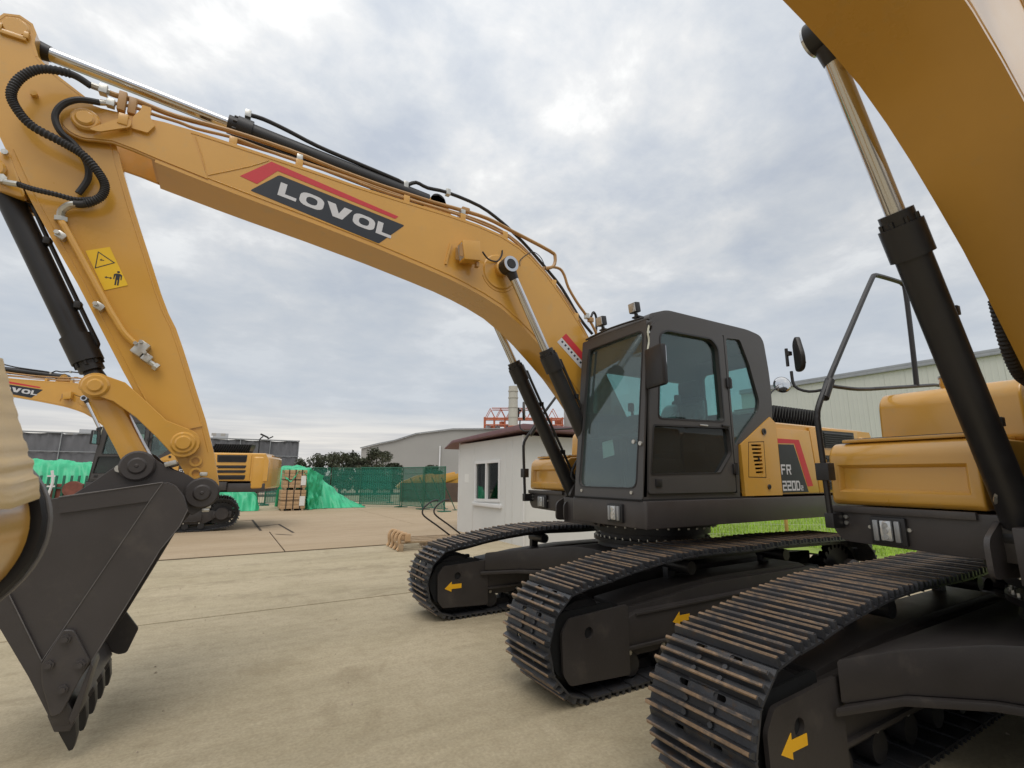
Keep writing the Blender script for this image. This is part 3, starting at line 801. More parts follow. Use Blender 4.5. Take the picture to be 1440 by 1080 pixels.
def boom_sticker(b):
    b.use('white'); b.prism([(1.60, 3.125), (1.535, 3.185), (1.20, 2.91), (1.265, 2.855)], .200, .2018, XZ)
    b.use('red'); b.prism([(1.53, 3.19), (1.47, 3.245), (1.135, 2.97), (1.195, 2.915)], .200, .2018, XZ)
    b.use('ink')
    for k in range(7):
        x = 1.545 - k * .043; z = 3.135 - k * .0352
        b.prism([(x, z), (x - .018, z - .015), (x - .038, z + .003), (x - .020, z + .018)], .2018, .2026, XZ)

STICK = [(6.455, 4.80), (6.42, 4.875), (6.34, 4.905), (6.265, 4.87), (6.235, 4.80), (6.235, 4.72), (6.20, 4.62), (6.13, 4.55), (5.90, 4.41), (5.755, 4.26), (5.685, 4.09), (5.63, 3.92), (5.52, 3.61), (5.355, 3.18), (5.28, 2.98), (5.215, 2.83), (5.155, 2.72), (5.09, 2.56), (4.985, 2.28), (4.893, 2.04), (4.81, 1.78), (4.755, 1.55)] + arc(4.855, 1.49, .105, 165, 350, 8) + \
        [(4.975, 1.62), (5.12, 1.86), (5.23, 2.04), (5.285, 2.10), (5.43, 2.35), (5.60, 2.66), (5.765, 2.96), (5.93, 3.235), (6.05, 3.44), (6.16, 3.64), (6.26, 3.84), (6.42, 4.15), (6.58, 4.48), (6.60, 4.66), (6.53, 4.78)]
def inset(pl, d):
    out = []
    n = len(pl)
    for i, p in enumerate(pl):
        a = pl[i - 1]; c = pl[(i + 1) % n]
        t = Vector((c[0] - a[0], c[1] - a[1])).normalized(); out.append((p[0] - t.y * d, p[1] + t.x * d))
    return out
STICK_IN = inset(STICK, .006)
def stick(b):
    b.use('yellow')
    for s in (-1, 1): b.prism(STICK_IN, s * .126, s * .148, XZ)
    i0 = STICK.index((4.755, 1.55))
    back = STICK[6:i0 + 1]; front = STICK[-15:-1]
    b.sweep(back, None, -.15, .15, XZ, th=.018)
    b.sweep(front, None, -.15, .15, XZ, th=.018)
    b.sweep(STICK[i0:len(STICK) - 14], None, -.15, .15, XZ, th=.018)
    b.sweep(STICK[-2:] + STICK[:7], None, -.15, .15, XZ, th=.018)
    b.prism([(6.56, 4.45), (6.54, 4.45), (6.42, 4.82), (6.44, 4.82)], -.128, .128, XZ)
    for s in (-1, 1):
        b.boss(6.345, 4.79, s * .15, s * .168, .075)
        b.prism(rpoly([(6.10, 3.50), (6.34, 3.56), (6.40, 3.68), (6.34, 3.80), (6.24, 3.82)], .06), s * .09, s * .155, XZ, bev=.006)
        b.boss(6.30, 3.67, s * .155, s * .19, .075)
        b.boss(5.01, 1.85, s * .15, s * .172, .10)
        for x, z in ((4.922, 1.722), (4.912, 1.632)): b.ring((x, s * .15, z), (0, s, 0), .042, .026, .018, 18)
        b.boss(4.855, 1.49, s * .15, s * .165, .10)
    b.tube([(x + .038, .1485, z + .008) for x, z in STICK[9:i0]], .004, 5, 1); b.tube([(x - .034, .1485, z + .012) for x, z in STICK[-13:-4]], .004, 5, 1)
    # lower reinforcement and pin lock pieces on the near face
    b.prism([(5.115, 1.935), (5.105, 1.92), (4.905, 1.985), (4.912, 2.003)], .15, .158, XZ)
    b.obox((6.345, .155, 4.72), .14, .03, .035, bev=.006); b.obox((6.42, .16, 4.75), .03, .03, .05, bev=.006); b.obox((6.28, .16, 4.75), .03, .03, .05, bev=.006)
    b.cyl((6.176, .15, 4.305), (6.176, .185, 4.305), .022, n=8)
    b.use('zinc'); b.cyl((6.25, .17, 3.80), (6.25, .19, 3.80), .02, n=8)
def stick_warning(b):
    b.use('warn'); b.prism([(5.752, 3.208), (5.622, 3.272), (5.482, 3.002), (5.610, 2.935)], .150, .1518, XZ)
    b.use('ink')
    tri = [(5.683, 3.222), (5.575, 3.156), (5.684, 3.086)]
    c = (5.649, 3.155); inn = [(c[0] + (p[0] - c[0]) * .84, c[1] + (p[1] - c[1]) * .84) for p in tri]
    b.prism(tri, .1518, .1526, XZ, holes=[inn])
    b.prism([(5.665, 3.160), (5.655, 3.150), (5.655, 3.157), (5.640, 3.157), (5.640, 3.163), (5.655, 3.163), (5.655, 3.170)], .1518, .1526, XZ)
    def man(u, v):   # upright figure, u to the right, v up
        return (5.548 - u, 3.065 + v)
    b.prism([man(*p) for p in ((-.012, .012), (.012, .012), (.024, .004), (.024, -.034), (.018, -.034), (.016, -.006), (.012, -.006), (.012, -.078), (.003, -.078), (.002, -.036), (-.002, -.036), (-.003, -.078), (-.012, -.078), (-.012, -.006), (-.016, -.006), (-.018, -.034), (-.024, -.034), (-.024, .004))], .1518, .1526, XZ)
    b.prism([man(.009 * math.cos(a * .785), .025 + .009 * math.sin(a * .785)) for a in range(8)], .1518, .1526, XZ)
    b.prism([man(*p) for p in ((-.030, -.030), (-.042, -.020), (-.042, -.027), (-.062, -.027), (-.062, -.020), (-.074, -.030), (-.062, -.040), (-.062, -.033), (-.042, -.033), (-.042, -.040))], .1518, .1526, XZ)
def rib(L, i): return 0
def hoses_stick(b):
    A = [(5.86, .27, 4.44), (5.97, .29, 4.47), (6.12, .30, 4.43), (6.21, .30, 4.32), (6.24, .30, 4.18), (6.20, .29, 4.08), (6.11, .28, 3.99), (5.95, .28, 3.93), (5.83, .28, 3.875), (5.735, .27, 3.78), (5.685, .26, 3.69), (5.70, .25, 3.60), (5.78, .23, 3.53), (5.84, .22, 3.515)]
    b.use('rubber')
    b.tube(A, .026, 10, 14, rf=lambda L, i: .031 if (i % 2 and .12 < L < 1.55) else .025)
    b.tube([(5.80, .25, 4.34), (5.91, .27, 4.30), (5.99, .26, 4.23), (6.02, .25, 4.13), (5.98, .24, 4.03), (5.90, .22, 3.97), (5.82, .21, 3.86), (5.80, .19, 3.75), (5.84, .18, 3.62)], .022, 8, 6)
    b.tube([(6.14, .22, 3.57), (6.06, .23, 3.555), (5.95, .225, 3.555), (5.84, .20, 3.56), (5.76, .18, 3.60)], .019, 8, 12, rf=lambda L, i: .021 if i % 2 else .017)
    b.use('zinc')
    b.tube([(5.83, .222, 3.515), (5.87, .21, 3.50), (5.905, .19, 3.46), (5.91, .17, 3.41)], .024, 8, 4)
    b.cyl((5.91, .17, 3.42), (5.908, .165, 3.39), .04, n=6)
    b.tube([(6.23, .15, 3.60), (6.20, .20, 3.575), (6.14, .22, 3.57)], .02, 8, 3); b.cyl((6.235, .12, 3.60), (6.235, .20, 3.60), .032, n=6)
    b.cyl((5.86, .27, 4.445), (5.76, .24, 4.455), .024, n=8); b.obox((5.79, .25, 4.45), .05, .06, .07, bev=.006)
    b.cyl((5.81, .25, 4.335), (5.72, .23, 4.38), .020, n=8); b.obox((5.74, .235, 4.37), .05, .05, .06, bev=.006)
    b.use('pipe'); b.obox((5.68, .22, 4.42), .05, .05, .16, bev=.006); b.obox((5.62, .20, 4.42), .05, .05, .14, bev=.006)
def stick_pipe(b):
    b.use('yellow')
    b.tube([(5.908, .168, 3.40), (5.885, .185, 3.36), (5.85, .185, 3.30), (5.57, .185, 2.81), (5.52, .185, 2.73), (5.455, .185, 2.63), (5.385, .18, 2.56)], .022, 8, 3)
    b.use('zinc')
    for x, z in ((5.885, 3.275), (5.615, 2.80)):
        b.obox((x, .175, z), .06, .05, .05, Matrix.Rotation(R(-30), 3, 'Y'), .008); b.cyl((x + .02, .2, z + .01), (x + .02, .22, z + .01), .016, n=6)
def stick_valve(b):
    b.use('zinc'); rot = Matrix.Rotation(R(-38), 3, 'Y')
    rot = Matrix.Rotation(R(58), 3, 'Y')
    b.obox((5.345, .185, 2.525), .11, .07, .075, rot, .01); b.obox((5.30, .185, 2.46), .06, .06, .06, rot, .01)
    b.cyl((5.29, .185, 2.44), (5.235, .185, 2.40), .02, n=8); b.cyl((5.25, .185, 2.41), (5.228, .185, 2.395), .03, n=6)
    for dx, dz in ((.03, .03), (-.03, -.03), (.0, .045)): b.cyl((5.345 + dx, .22, 2.525 + dz), (5.345 + dx, .232, 2.525 + dz), .014, n=6)
def lever_link(b):
    b.use('yellow')
    A = (5.01, 1.85); B_ = (5.56, 2.225)
    poly = arc(B_[0], B_[1], .092, -20, 125, 9) + [(5.40, 2.265), (5.26, 2.135), (5.13, 2.01)] + arc(A[0], A[1], .105, 115, 300, 9) + [(5.17, 1.88), (5.31, 2.02), (5.45, 2.125)]
    for s in (-1, 1):
        b.prism(poly, s * .178, s * .208, XZ, bev=.004, seg=1)
        b.boss(A[0], A[1], s * .208, s * .222, .082); b.boss(A[0], A[1], s * .222, s * .234, .055); b.boss(B_[0], B_[1], s * .208, s * .224, .080); b.boss(B_[0], B_[1], s * .224, s * .236, .048)
def bucket_link(b):
    b.use('yellow')
    B_ = Vector((5.56, 2.225)); C = Vector((5.26, 1.68)); d = (C - B_).normalized(); n = Vector((d.y, -d.x))
    pl = []
    for t, w in ((-.05, .07), (.10, .075), (.45, .075), (.66, .08)):
        pl.append(tuple(B_ + d * t + n * w))
    for t, w in ((.66, -.08), (.45, -.075), (.10, -.075), (-.05, -.07)):
        pl.append(tuple(B_ + d * t + n * w))
    b.prism(rpoly(pl, .04), -.13, .13, XZ, bev=.012)
    b.boss(5.56, 2.225, -.15, .16, .09)
def coupler_ear(b):
    b.use('black')
    for s in (-1, 1):
        ear = arc(4.855, 1.49, .132, 150, 330, 14) + [(5.06, 1.30), (5.30, 1.22), (5.42, 1.36), (5.36, 1.55), (5.12, 1.60)] + arc(4.855, 1.49, .132, 40, 140, 8)
        b.prism(ear, s * .172, s * .205, XZ, bev=.004, seg=1)
        b.boss(4.855, 1.49, s * .205, s * .25, .10)
        b.use('edge'); b.ring((4.855, s * .182, 1.49), (0, s, 0), .134, .127, .012, 48); b.use('black')
    b.cyl((5.30, -.172, 1.38), (5.30, .172, 1.38), .06, n=16)
def crumpled_wrap(b):
    b.use('yellow'); b.cyl((4.858, -.158, 1.492), (4.858, .158, 1.492), .122, n=48)
    b.use('hazed_yellow')
    # a film bunched in ridges round the lower stick, just above the pin boss
    n, m = 40, 44
    vs, fs = [], []
    for i in range(n + 1):
        t = i / n
        z = 1.530 + .20 * t
        xb = 4.755 + (z - 1.55) * .241 if z > 1.55 else 4.752
        xf = 4.975 + max(0, z - 1.60) * .60
        ring = rrect(xb - .006, xf + .006, -.158, .158, .012, 3)
        per = []
        k = len(ring)
        for j in range(m):
            s = j / m * k; a = ring[int(s) % k]; c = ring[(int(s) + 1) % k]; f = s - int(s)
            px = a[0] + (c[0] - a[0]) * f; py = a[1] + (c[1] - a[1]) * f
            per.append((px, py))
        cxm = (xb + xf) / 2
        amp = .0024 * max(0, math.sin(math.pi * min(1, t * 2.3))) + .0008
        for j, (px, py) in enumerate(per):
            w = math.sin(t * 53 + 1.0 * math.sin(py * 24) + .6 * math.sin(px * 31)) * amp + .4 * amp * math.sin(t * 95 + py * 37)
            d = Vector((px - cxm, py)).normalized()
            fl = .026 * (1 - t) * (1 if d.x < .3 else .3)
            vs.append((px + d.x * (w + amp + fl), py + d.y * (w + amp + fl * .3), z + .005 * math.sin(py * 26 + px * 9)))
    for i in range(n):
        for j in range(m): fs.append((i * m + j, i * m + (j + 1) % m, (i + 1) * m + (j + 1) % m, (i + 1) * m + j))
    b.add(vs, fs)
WRAP = [(5.06, 1.568), (5.30, 1.528), (5.57, 1.484), (5.76, 1.44), (5.90, 1.34), (5.965, 1.20), (5.945, 1.05), (5.87, .93), (5.722, .766), (5.566, .497), (5.445, .262)]
EDGE = [(5.30, .52), (5.156, .858), (5.035, 1.146), (4.947, 1.288), (4.913, 1.393), (4.946, 1.483), (5.0, 1.55), (5.04, 1.57)]
def bucket(b):
    b.use('dark')
    side = EDGE + WRAP + [(5.40, .33)]
    for s in (-1, 1):
        b.prism(side, s * .535, s * .558, XZ, bev=.003, seg=1)
        b.prism([(5.30, .522), (5.156, .860), (5.036, 1.147), (4.949, 1.289), (4.916, 1.393), (4.949, 1.481), (5.0, 1.546), (5.068, 1.567), (5.122, 1.46), (5.519, .574), (5.437, .715), (5.40, .705)], s * .558, s * .574, XZ)
        b.prism([(5.068, 1.567), (5.57, 1.482), (5.556, 1.39), (5.126, 1.452)], s * .558, s * .572, XZ)
        b.prism([(5.86, .93), (5.718, .768), (5.566, .500), (5.447, .268), (5.40, .34), (5.519, .570), (5.711, .955), (5.80, 1.03)], s * .558, s * .572, XZ)
    b.sweep(WRAP, None, -.535, .535, XZ, th=-.022)
    b.prism([(5.462, .29), (5.425, .215), (5.36, .205), (5.335, .25), (5.385, .345), (5.43, .36)], -.56, .56, XZ, bev=.006)   # lip
    b.prism([(5.43, .36), (5.385, .345), (5.52, .66), (5.56, .63)], -.53, .53, XZ)
    b.prism([(5.298, .530), (5.36, .24), (5.345, .205), (5.32, .25), (5.285, .50)], .38, .575, XZ, bev=.006)
    b.use('edge')
    for s in (-1, 1):
        for pl in ([(5.068, 1.570), (5.122, 1.46), (5.519, .574)], [(5.57, 1.487), (5.30, 1.531), (5.068, 1.571)], [(4.913, 1.393), (4.947, 1.288), (5.035, 1.146), (5.156, .858), (5.296, .535)], [(5.711, .955), (5.519, .572)]):
            b.tube([(x, s * .576, z) for x, z in pl], .0032, 5, 1)
    b.use('dark')
    for s in (-1, 1):        # ears
        ear = arc(4.855, 1.49, .112, 60, 245, 10) + [(4.90, 1.33), (5.06, 1.45), (5.60, 1.47), (5.48, 1.58), (5.37, 1.69)] + arc(5.26, 1.68, .105, 20, 150, 7) + [(5.07, 1.66), (4.96, 1.62)]
        b.prism(ear, s * .172, s * .202, XZ, bev=.003, seg=1)
        b.boss(4.855, 1.49, s * .202, s * .24, .112); b.boss(4.855, 1.49, s * .24, s * .252, .06); b.boss(4.855, 1.49, s * .252, s * .257, .02)
        b.boss(5.26, 1.68, s * .202, s * .24, .105); b.boss(5.26, 1.68, s * .24, s * .252, .058); b.boss(5.26, 1.68, s * .252, s * .257, .02)
        b.use('zinc')
        b.obox((5.07, s * .21, 1.70), .075, .03, .035, Matrix.Rotation(R(20), 3, 'Y'), .008); b.cyl((5.36, s * .2, 1.66), (5.36, s * .225, 1.66), .025, n=8)
        b.obox((4.86, s * .215, 1.625), .05, .03, .03, None, .008); b.obox((4.82, s * .215, 1.365), .05, .03, .025, None, .008)
        b.use('dark')
def bucket_tooth(y):
    def f(b):
        b.use('dark')
        b.prism([(5.465, .275), (5.42, .175), (5.348, .165), (5.330, .215), (5.36, .262), (5.42, .29)], y - .055, y + .055, XZ, bev=.012)
        pr = [(5.425, .235), (5.40, .16), (5.345, .05), (5.325, .055), (5.318, .12), (5.335, .225)]
        bm = MB('black'); bm.prism(pr, -.045, .045, XZ, bev=.008)
        b.use('black'); b.add([(v[0], y + v[1] * (.55 + .45 * min(1, max(0, (v[2] - .04) / .18))), v[2]) for v in bm.V], bm.F)
    return f
def side_cutter(s):
    def f(b):
        b.use('dark')
        pl = [(5.445, .735), (5.395, .725), (5.300, .545), (5.392, .285), (5.435, .275), (5.50, .46), (5.515, .565)] if s > 0 else [(5.445, .735), (5.395, .725), (5.30, .56), (5.195, .41), (5.25, .24), (5.30, .235), (5.42, .30), (5.50, .46), (5.515, .565)]
        b.prism(rpoly(pl, .015, 2), s * .575, s * .60, XZ, bev=.004, seg=1)
        for x, z in ((5.426, .684), (5.480, .555), (5.341, .533), (5.401, .414)):
            b.cyl((x, s * .60, z), (x, s * .618, z), .026, n=6); b.cyl((x, s * .618, z), (x, s * .63, z), .015, n=8)
    return f

def hyd_cylinder(root, name, base, rod_end, y, r, rr, blen, mtx, gland=.16, pipe_side=1, label=None, big=False):
    """barrel part with gland, eye and hard pipe; the chrome rod is its child"""
    A = Vector((base[0], y, base[1])); E_ = Vector((rod_end[0], y, rod_end[1])); d = (E_ - A).normalized()
    b = MB('black')
    b.cyl(A + d * .09, A + d * blen, r, n=24)
    b.cyl(A + d * (blen - gland), A + d * (blen - .02), r * 1.24, n=24); b.cyl(A + d * (blen - .02), A + d * (blen + .05), r * .98, n=24)
    for k in range(8):
        a = 2 * math.pi * k / 8; u = d.orthogonal().normalized(); w = d.cross(u)
        b.cyl(A + d * (blen - .02) + (u * math.cos(a) + w * math.sin(a)) * r * 1.02, A + d * (blen + .012) + (u * math.cos(a) + w * math.sin(a)) * r * 1.02, .011, n=6)
    b.cyl(A + Vector((0, -.09, 0)), A + Vector((0, .09, 0)), .085, n=20)
    u = Vector((-d.z, 0, d.x)) * pipe_side
    off = u * (r + .022) + Vector((0, .03, 0))
    b.tube([A + d * .2 + u * r * .6, A + d * .22 + off, A + d * .4 + off, A + d * (blen - .25) + off, A + d * (blen - .12) + off, A + d * (blen - .10) + u * r * .9], .016, 6, 2)
    for q in (.35, .7): b.obox(A + d * (blen * q) + off * .92, .04, .07, .05, bev=.005)
    o = part(name, b, root, mtx, label=label)
    def rod(c):
        c.use('chrome'); c.cyl(A + d * (blen - .1), E_ - d * .06, rr, n=24)
        c.use('black'); c.cyl(E_ - d * .16, E_ - d * .07, rr * 1.08, rr * 1.35, n=20)
        c.cyl(E_ + Vector((0, -.055, 0)), E_ + Vector((0, .055, 0)), .088 if big else .08, n=24)
        if big:
            s = 1 if y > 0 else -1
            c.use('chrome'); c.ring(E_ + Vector((0, s * .056, 0)), (0, s, 0), .086, .055, .012, 28)
            c.use('rubber'); c.cyl(E_ + Vector((0, s * .055, 0)), E_ + Vector((0, s * .075, 0)), .05, n=16)
    part('rod', rod, o)
    return o

FOOT = (.55, 1.93); SPIN = (5.865, 4.185); BPIN = (4.855, 1.49)
def excavator(label, X, Y, heading=0.0, swing=0.0, shift=(0, 0), boom_a=0.0, stick_a=0.0, bucket_a=0.0, wrapped=False, reach=1.0, droop=0.0):
    root = thing('hydraulic_excavator', label, 'excavator', (X + .05, Y, 0), heading, group='tracked excavators parked side by side')
    B = T(-.05, 0, 0)
    # crawlers
    cen, plen = resample(TP, NSHOE * 4)
    for s in (1, -1):
        yc = 1.19 * s
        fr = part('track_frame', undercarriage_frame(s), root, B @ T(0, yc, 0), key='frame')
        
        for k in range(9): part('roller', roller, fr, T(-1.30 + k * .385, 0, .145), key='roller')
        for x in (-.55, .95): part('carrier_roller', carrier_roller, fr, T(x, 0, 0), key='carrier')
        part('idler', idler, fr, key='idler'); part('sprocket', sprocket, fr, key='sprocket')
        part('arrow_decal', arrow, fr, T(0, -.2702 * s - (.0025 if s > 0 else 0), .05 if wrapped else 0), key='arrow')
        if s > 0: part('arrow_decal', arrow, fr, T(-1.08, .2512, .07), key='arrow')
        tr = part('track_chain', chain, root, B @ T(0, yc, 0), key='chain')
        for i in range(NSHOE):
            a = cen[(i * 4 - 2) % len(cen)]; c = cen[(i * 4 + 2) % len(cen)]; m = cen[i * 4]
            t = (c - a).normalized()
            mid = m * .5 + (a + c) * .25
            mx = Matrix(((t.x, 0, t.y, mid.x), (0, -1, 0, 0), (t.y, 0, -t.x, mid.y), (0, 0, 0, 1)))
            part('track_shoe', shoe, tr, mx, key='shoe')
    part('car_body', car_body, root, B, key='carbody')
    U = T(shift[0], shift[1], 0) @ Matrix.Rotation(swing, 4, 'Z') @ B
    dk = part('deck', deck, root, U, key='deck')
    part('bolt', deck_bolts, dk, key='dbolts', kind='stuff')
    part('work_lamp', deck_lamp(1.02, -.95, 1.285), dk, key='dl1'); part('work_lamp', deck_lamp(1.52, 1.0, 1.285), dk, key='dl2')
    tk = part('fuel_tank', tank, root, U, key='tank')
    part('step_plate', tank_cover, tk, key='tankc')
    part('tank_housing', tank_box, root, U, key='tankb', label='upper yellow housing with filler cap')
    part('pump_bay', pump_bay, root, U, key='pump')
    part('hose_manifold', valve_bank, root, U, key='valve')
    hd = part('engine_hood', hood, root, U, key='hood')
    part('grille', hood_grille, hd, key='grille')
    ed = part('engine_door', engine_door, root, U, key='edoor'); part('model_decal', fr_decal, ed, key='frd', label='black and red decal reading FR 220D2')
    rd = part('rear_door', rear_door, root, U, key='rdoor')
    for k, (z0, z1) in enumerate(((1.975, 2.19), (1.80, 1.885), (1.665, 1.745), (1.47, 1.60))):
        part('louver', louver_panel(z0, z1, -1.58, -2.36), rd, key='louv%d' % k)
    part('counterweight', counterweight, root, U, key='cw')
    part('side_panel', side_panel, root, U, key='spanel', label='yellow panel with vent slots behind the cab')
    cb = part('cab', cab_frame, root, U, key='cab')
    part('door', cab_door, cb, key='cdoor'); part('door_handle', door_handle, cb, key='chandle'); part('door_pull', door_pull, cb, key='cpull'); part('door_latch', door_latch, cb, key='clatch')
    for z in (2.60, 1.70): part('hinge', door_hinge(z), cb, key='hinge%.2f' % z)
    def pane(poly, w0, w1, mp, m='glass'):
        def f(b): b.use(m); b.prism(poly, w0, w1, mp)
        return f
    part('window_pane', pane(DOORWIN, 1.300, 1.306, XZ), cb, key='p1')
    part('window_pane', pane(DOORLOW, 1.300, 1.306, XZ, 'darkglass'), cb, key='p2', label='dark lower door pane')
    part('window_pane', pane(QUART, 1.290, 1.296, XZ), cb, key='p3')
    part('windscreen', pane(WSH, -.03, -.024, FRONT, 'screen'), cb, key='p4')
    part('window_pane', pane(RWIN, .358, .364, XZ), cb, key='p5')
    part('window_pane', pane(rrect(.45, 1.21, 2.36, 2.92, .06), -.582, -.576, YZ), cb, key='p6')
    part('seat', cab_seat, cb, key='seat', label='operator seat under clear plastic film')
    part('floor_mat', floor_mat, cb, key='fmat')
    part('work_lamp', cab_light(.95), cb, key='cl1'); part('work_lamp', cab_light(.42), cb, key='cl2')
    part('trim', cab_trim, cb, key='ctrim'); part('wiper', wiper, cb, key='wiper'); part('lead', pillar_lead, cb, key='lead'); part('side_mirror', cab_mirror, cb, key='cmir')
    part('round_mirror', round_mirror, root, U, key='rmir')
    part('handrail', handrail, root, U, key='hrail'); part('rail_mirror', rail_mirror, root, U, key='railm')
    # front equipment, posed about its pins
    wp = (lambda v: (3 + (v[0] - 3) * reach, v[1], v[2] - droop * ((v[0] - 3) / 2.865) ** 2) if v[0] > 3 else v) if reach != 1 else None     # a longer boom
    BM = U @ rot_about(*FOOT, boom_a); SM = BM @ T((SPIN[0] - 3) * (reach - 1), 0, -droop) @ rot_about(*SPIN, stick_a); KM = SM @ rot_about(*BPIN, bucket_a)
    bo = part('boom', boom, root, BM, key='boom', warp=wp)
    part('pipe', boom_pipe(P1, .021), bo, key='bp1', warp=wp); part('pipe', boom_pipe(P2, .013), bo, key='bp2', warp=wp); part('pipe', boom_pipe(P2B, .015), bo, key='bp2b', warp=wp)
    part('hose', boom_pipe(P3, .019, 'rubber'), bo, key='bp3', warp=wp); part('pipe', boom_pipe(P5, .017), bo, key='bp5', warp=wp)
    part('fitting', boom_fittings, bo, key='bfit', warp=wp, kind='stuff'); part('boom_lamp', boom_light, bo, key='bl', warp=wp); part('weld_seam', boom_weld, bo, key='bweld', warp=wp)
    part('hose', foot_hose, root, U, key='fhose')
    part('boom_decal', boom_decal, bo, key='bdec', warp=wp, label='black and red decal reading LOVOL'); part('sticker', boom_sticker, bo, key='bst', warp=wp)
    st = part('stick', stick, root, SM, key='stick')
    part('warning_sticker', stick_warning, st, key='warn'); part('hose', hoses_stick, st, key='shose', label='ribbed black hoses looping over the boom joint')
    part('pipe', stick_pipe, st, key='spipe'); part('valve', stick_valve, st, key='svalve')
    def pt(mx, p):
        v = U.inverted() @ mx @ Vector((p[0], 0, p[1])); return (v.x, v.z)
    top = pt(BM, (2.33, 3.825))
    for s in (1, -1):
        hyd_cylinder(root, 'boom_cylinder', (.94, 1.3), top, .34 * s, .080, .045, 1.85, U, gland=.20, pipe_side=1, big=True)
    hyd_cylinder(root, 'stick_cylinder', pt(BM, (3.05, 4.49)), pt(SM, (6.345, 4.79)), 0, .082, .052, 1.91, U, gland=.14, pipe_side=-1)
    hyd_cylinder(root, 'bucket_cylinder', pt(SM, (6.30, 3.67)), pt(SM, (5.56, 2.225)), 0,   .078, .05, 1.42, U, gland=.22, pipe_side=-1)
    part('lever_link', lever_link, root, SM, key='lever')
    if wrapped:
        part('coupler_ear', coupler_ear, root, KM, key='ear', label='black ear plates hanging from the stick end')
        part('crumpled_wrap', crumpled_wrap, st, key='wrap', label='crumpled yellow wrapping round the stick end')
    else:
        part('bucket_link', bucket_link, root, SM, key='blink')
        bk = part('bucket', bucket, root, KM, key='bucket')
        for k in range(5): part('tooth', bucket_tooth(.5 - .25 * k), bk, key='tooth%d' % k)
        for s in (1, -1): part('side_cutter', side_cutter(s), bk, key='cut%d' % s)
    return root, st, SM

# ================================================================== SETTING MATERIALS
def concrete(name, c1, c2, c3, stretch=(1, 1, 1)):
    m = bpy.data.materials.new(name); m.use_nodes = True
    t = m.node_tree; b = t.nodes['Principled BSDF']; b.inputs['Roughness'].default_value = 0.85
    b.inputs['Specular IOR Level'].default_value = 0.25
    g = N('ShaderNodeNewGeometry', tree=t).outputs['Position']
    mp = N('ShaderNodeMapping', tree=t); mp.inputs['Scale'].default_value = stretch; LK(g, mp.inputs[0], t)
    a = NOISE(mp.outputs[0], 0.55, 6, 0.62, tree=t, dist=.4)
    s = NOISE(mp.outputs[0], 8.5, 7, 0.66, tree=t)
    f = NOISE(g, 45, 3, 0.6, tree=t)
    base = MIXC(RAMP(a, [(.36, 0.), (.62, 1.)], tree=t), c1, c2, tree=t)
    base = MIXC(MATH('MULTIPLY', RAMP(s, [(.45, 0.), (.64, 1.)], tree=t), .26, tree=t), base, c3, tree=t)
    st_ = NOISE(g, 1.5, 7, .68, tree=t, dist=.8)
    base = MIXC(RAMP(st_, [(.56, 0.), (.68, .42)], tree=t), base, c3, tree=t)
    base = MIXC(RAMP(st_, [(.30, .35), (.42, 0.)], tree=t), base, (c2[0] * 1.12, c2[1] * 1.12, c2[2] * 1.15), tree=t)
    base = MIXC(1.0, base, RAMP(f, [(.3, .86), (.7, 1.12)], tree=t), tree=t, blend='MULTIPLY')
    mq = N('ShaderNodeMapping', tree=t); mq.inputs['Rotation'].default_value = (0, 0, R(24)); mq.inputs['Scale'].default_value = (.35, 5.0, 1); LK(g, mq.inputs[0], t)
    base = MIXC(1.0, base, RAMP(NOISE(mq.outputs[0], 1.2, 5, .6, tree=t), [(.36, .94), (.64, 1.04)], tree=t), tree=t, blend='MULTIPLY')
    for ox, ang, wd in ((2.1, 14, .16), (3.9, 14, .16), (5.0, -9, .13), (6.6, -9, .13)):
        mt = N('ShaderNodeMapping', tree=t); mt.inputs['Rotation'].default_value = (0, 0, R(ang)); mt.inputs['Location'].default_value = (0, ox, 0); LK(g, mt.inputs[0], t)
        sp = N('ShaderNodeSeparateXYZ', tree=t); LK(mt.outputs[0], sp.inputs[0], t)
        wob = MATH('MULTIPLY', MATH('SUBTRACT', NOISE(g, .25, 2, .5, tree=t), .5, tree=t), 1.6, tree=t)
        dist_ = MATH('ABSOLUTE', MATH('ADD', sp.outputs[1], wob, tree=t), None, tree=t)
        band = RAMP(dist_, [(wd * .5, 1.), (wd * 1.6, 0.)], tree=t)
        k_ = MATH('MULTIPLY', band, RAMP(NOISE(g, 3.5, 5, .7, tree=t), [(.42, 0.), (.62, .30)], tree=t), tree=t)
        base = MIXC(k_, base, (.17, .135, .085), tree=t)
    v = NOISE(g, 130, 2, .5, tree=t)
    base = MIXC(RAMP(v, [(.70, 0.), (.75, .6)], tree=t), base, (.10, .08, .05), tree=t)
    LK(base, b.inputs['Base Color'], t)
    bn = N('ShaderNodeBump', tree=t); bn.inputs['Strength'].default_value = .35; bn.inputs['Distance'].default_value = .01
    LK(NOISE(g, 60, 6, .7, tree=t), bn.inputs['Height'], t); LK(bn.outputs[0], b.inputs['Normal'], t)
    return m
M['conc'] = concrete('pale_concrete', (.385, .325, .215), (.455, .385, .265), (.27, .215, .135), (1.0, 1.15, 1))
M['conc2'] = concrete('tan_concrete', (.375, .285, .185), (.42, .325, .22), (.325, .24, .15), (.35, 1.2, 1))
M['soil'] = mat('dark_joint_soil', (.06, .045, .03), .95, var=.3)
M['earth'] = mat('yard_ground', (.36, .30, .22), .95, var=.15, vscale=.3)
M['grassg'] = mat('lawn_soil', (.18, .25, .035), .95, var=.3, vscale=2)
M['grass'] = mat('grass_blades', (.30, .46, .045), .7, var=.45, vscale=1.6)
M['hut'] = mat('hut_panel', (.64, .64, .62), .55, var=.04, vscale=1.0, bump=.02)
M['pvc'] = mat('white_pvc', (.72, .72, .72), .4, var=.04)
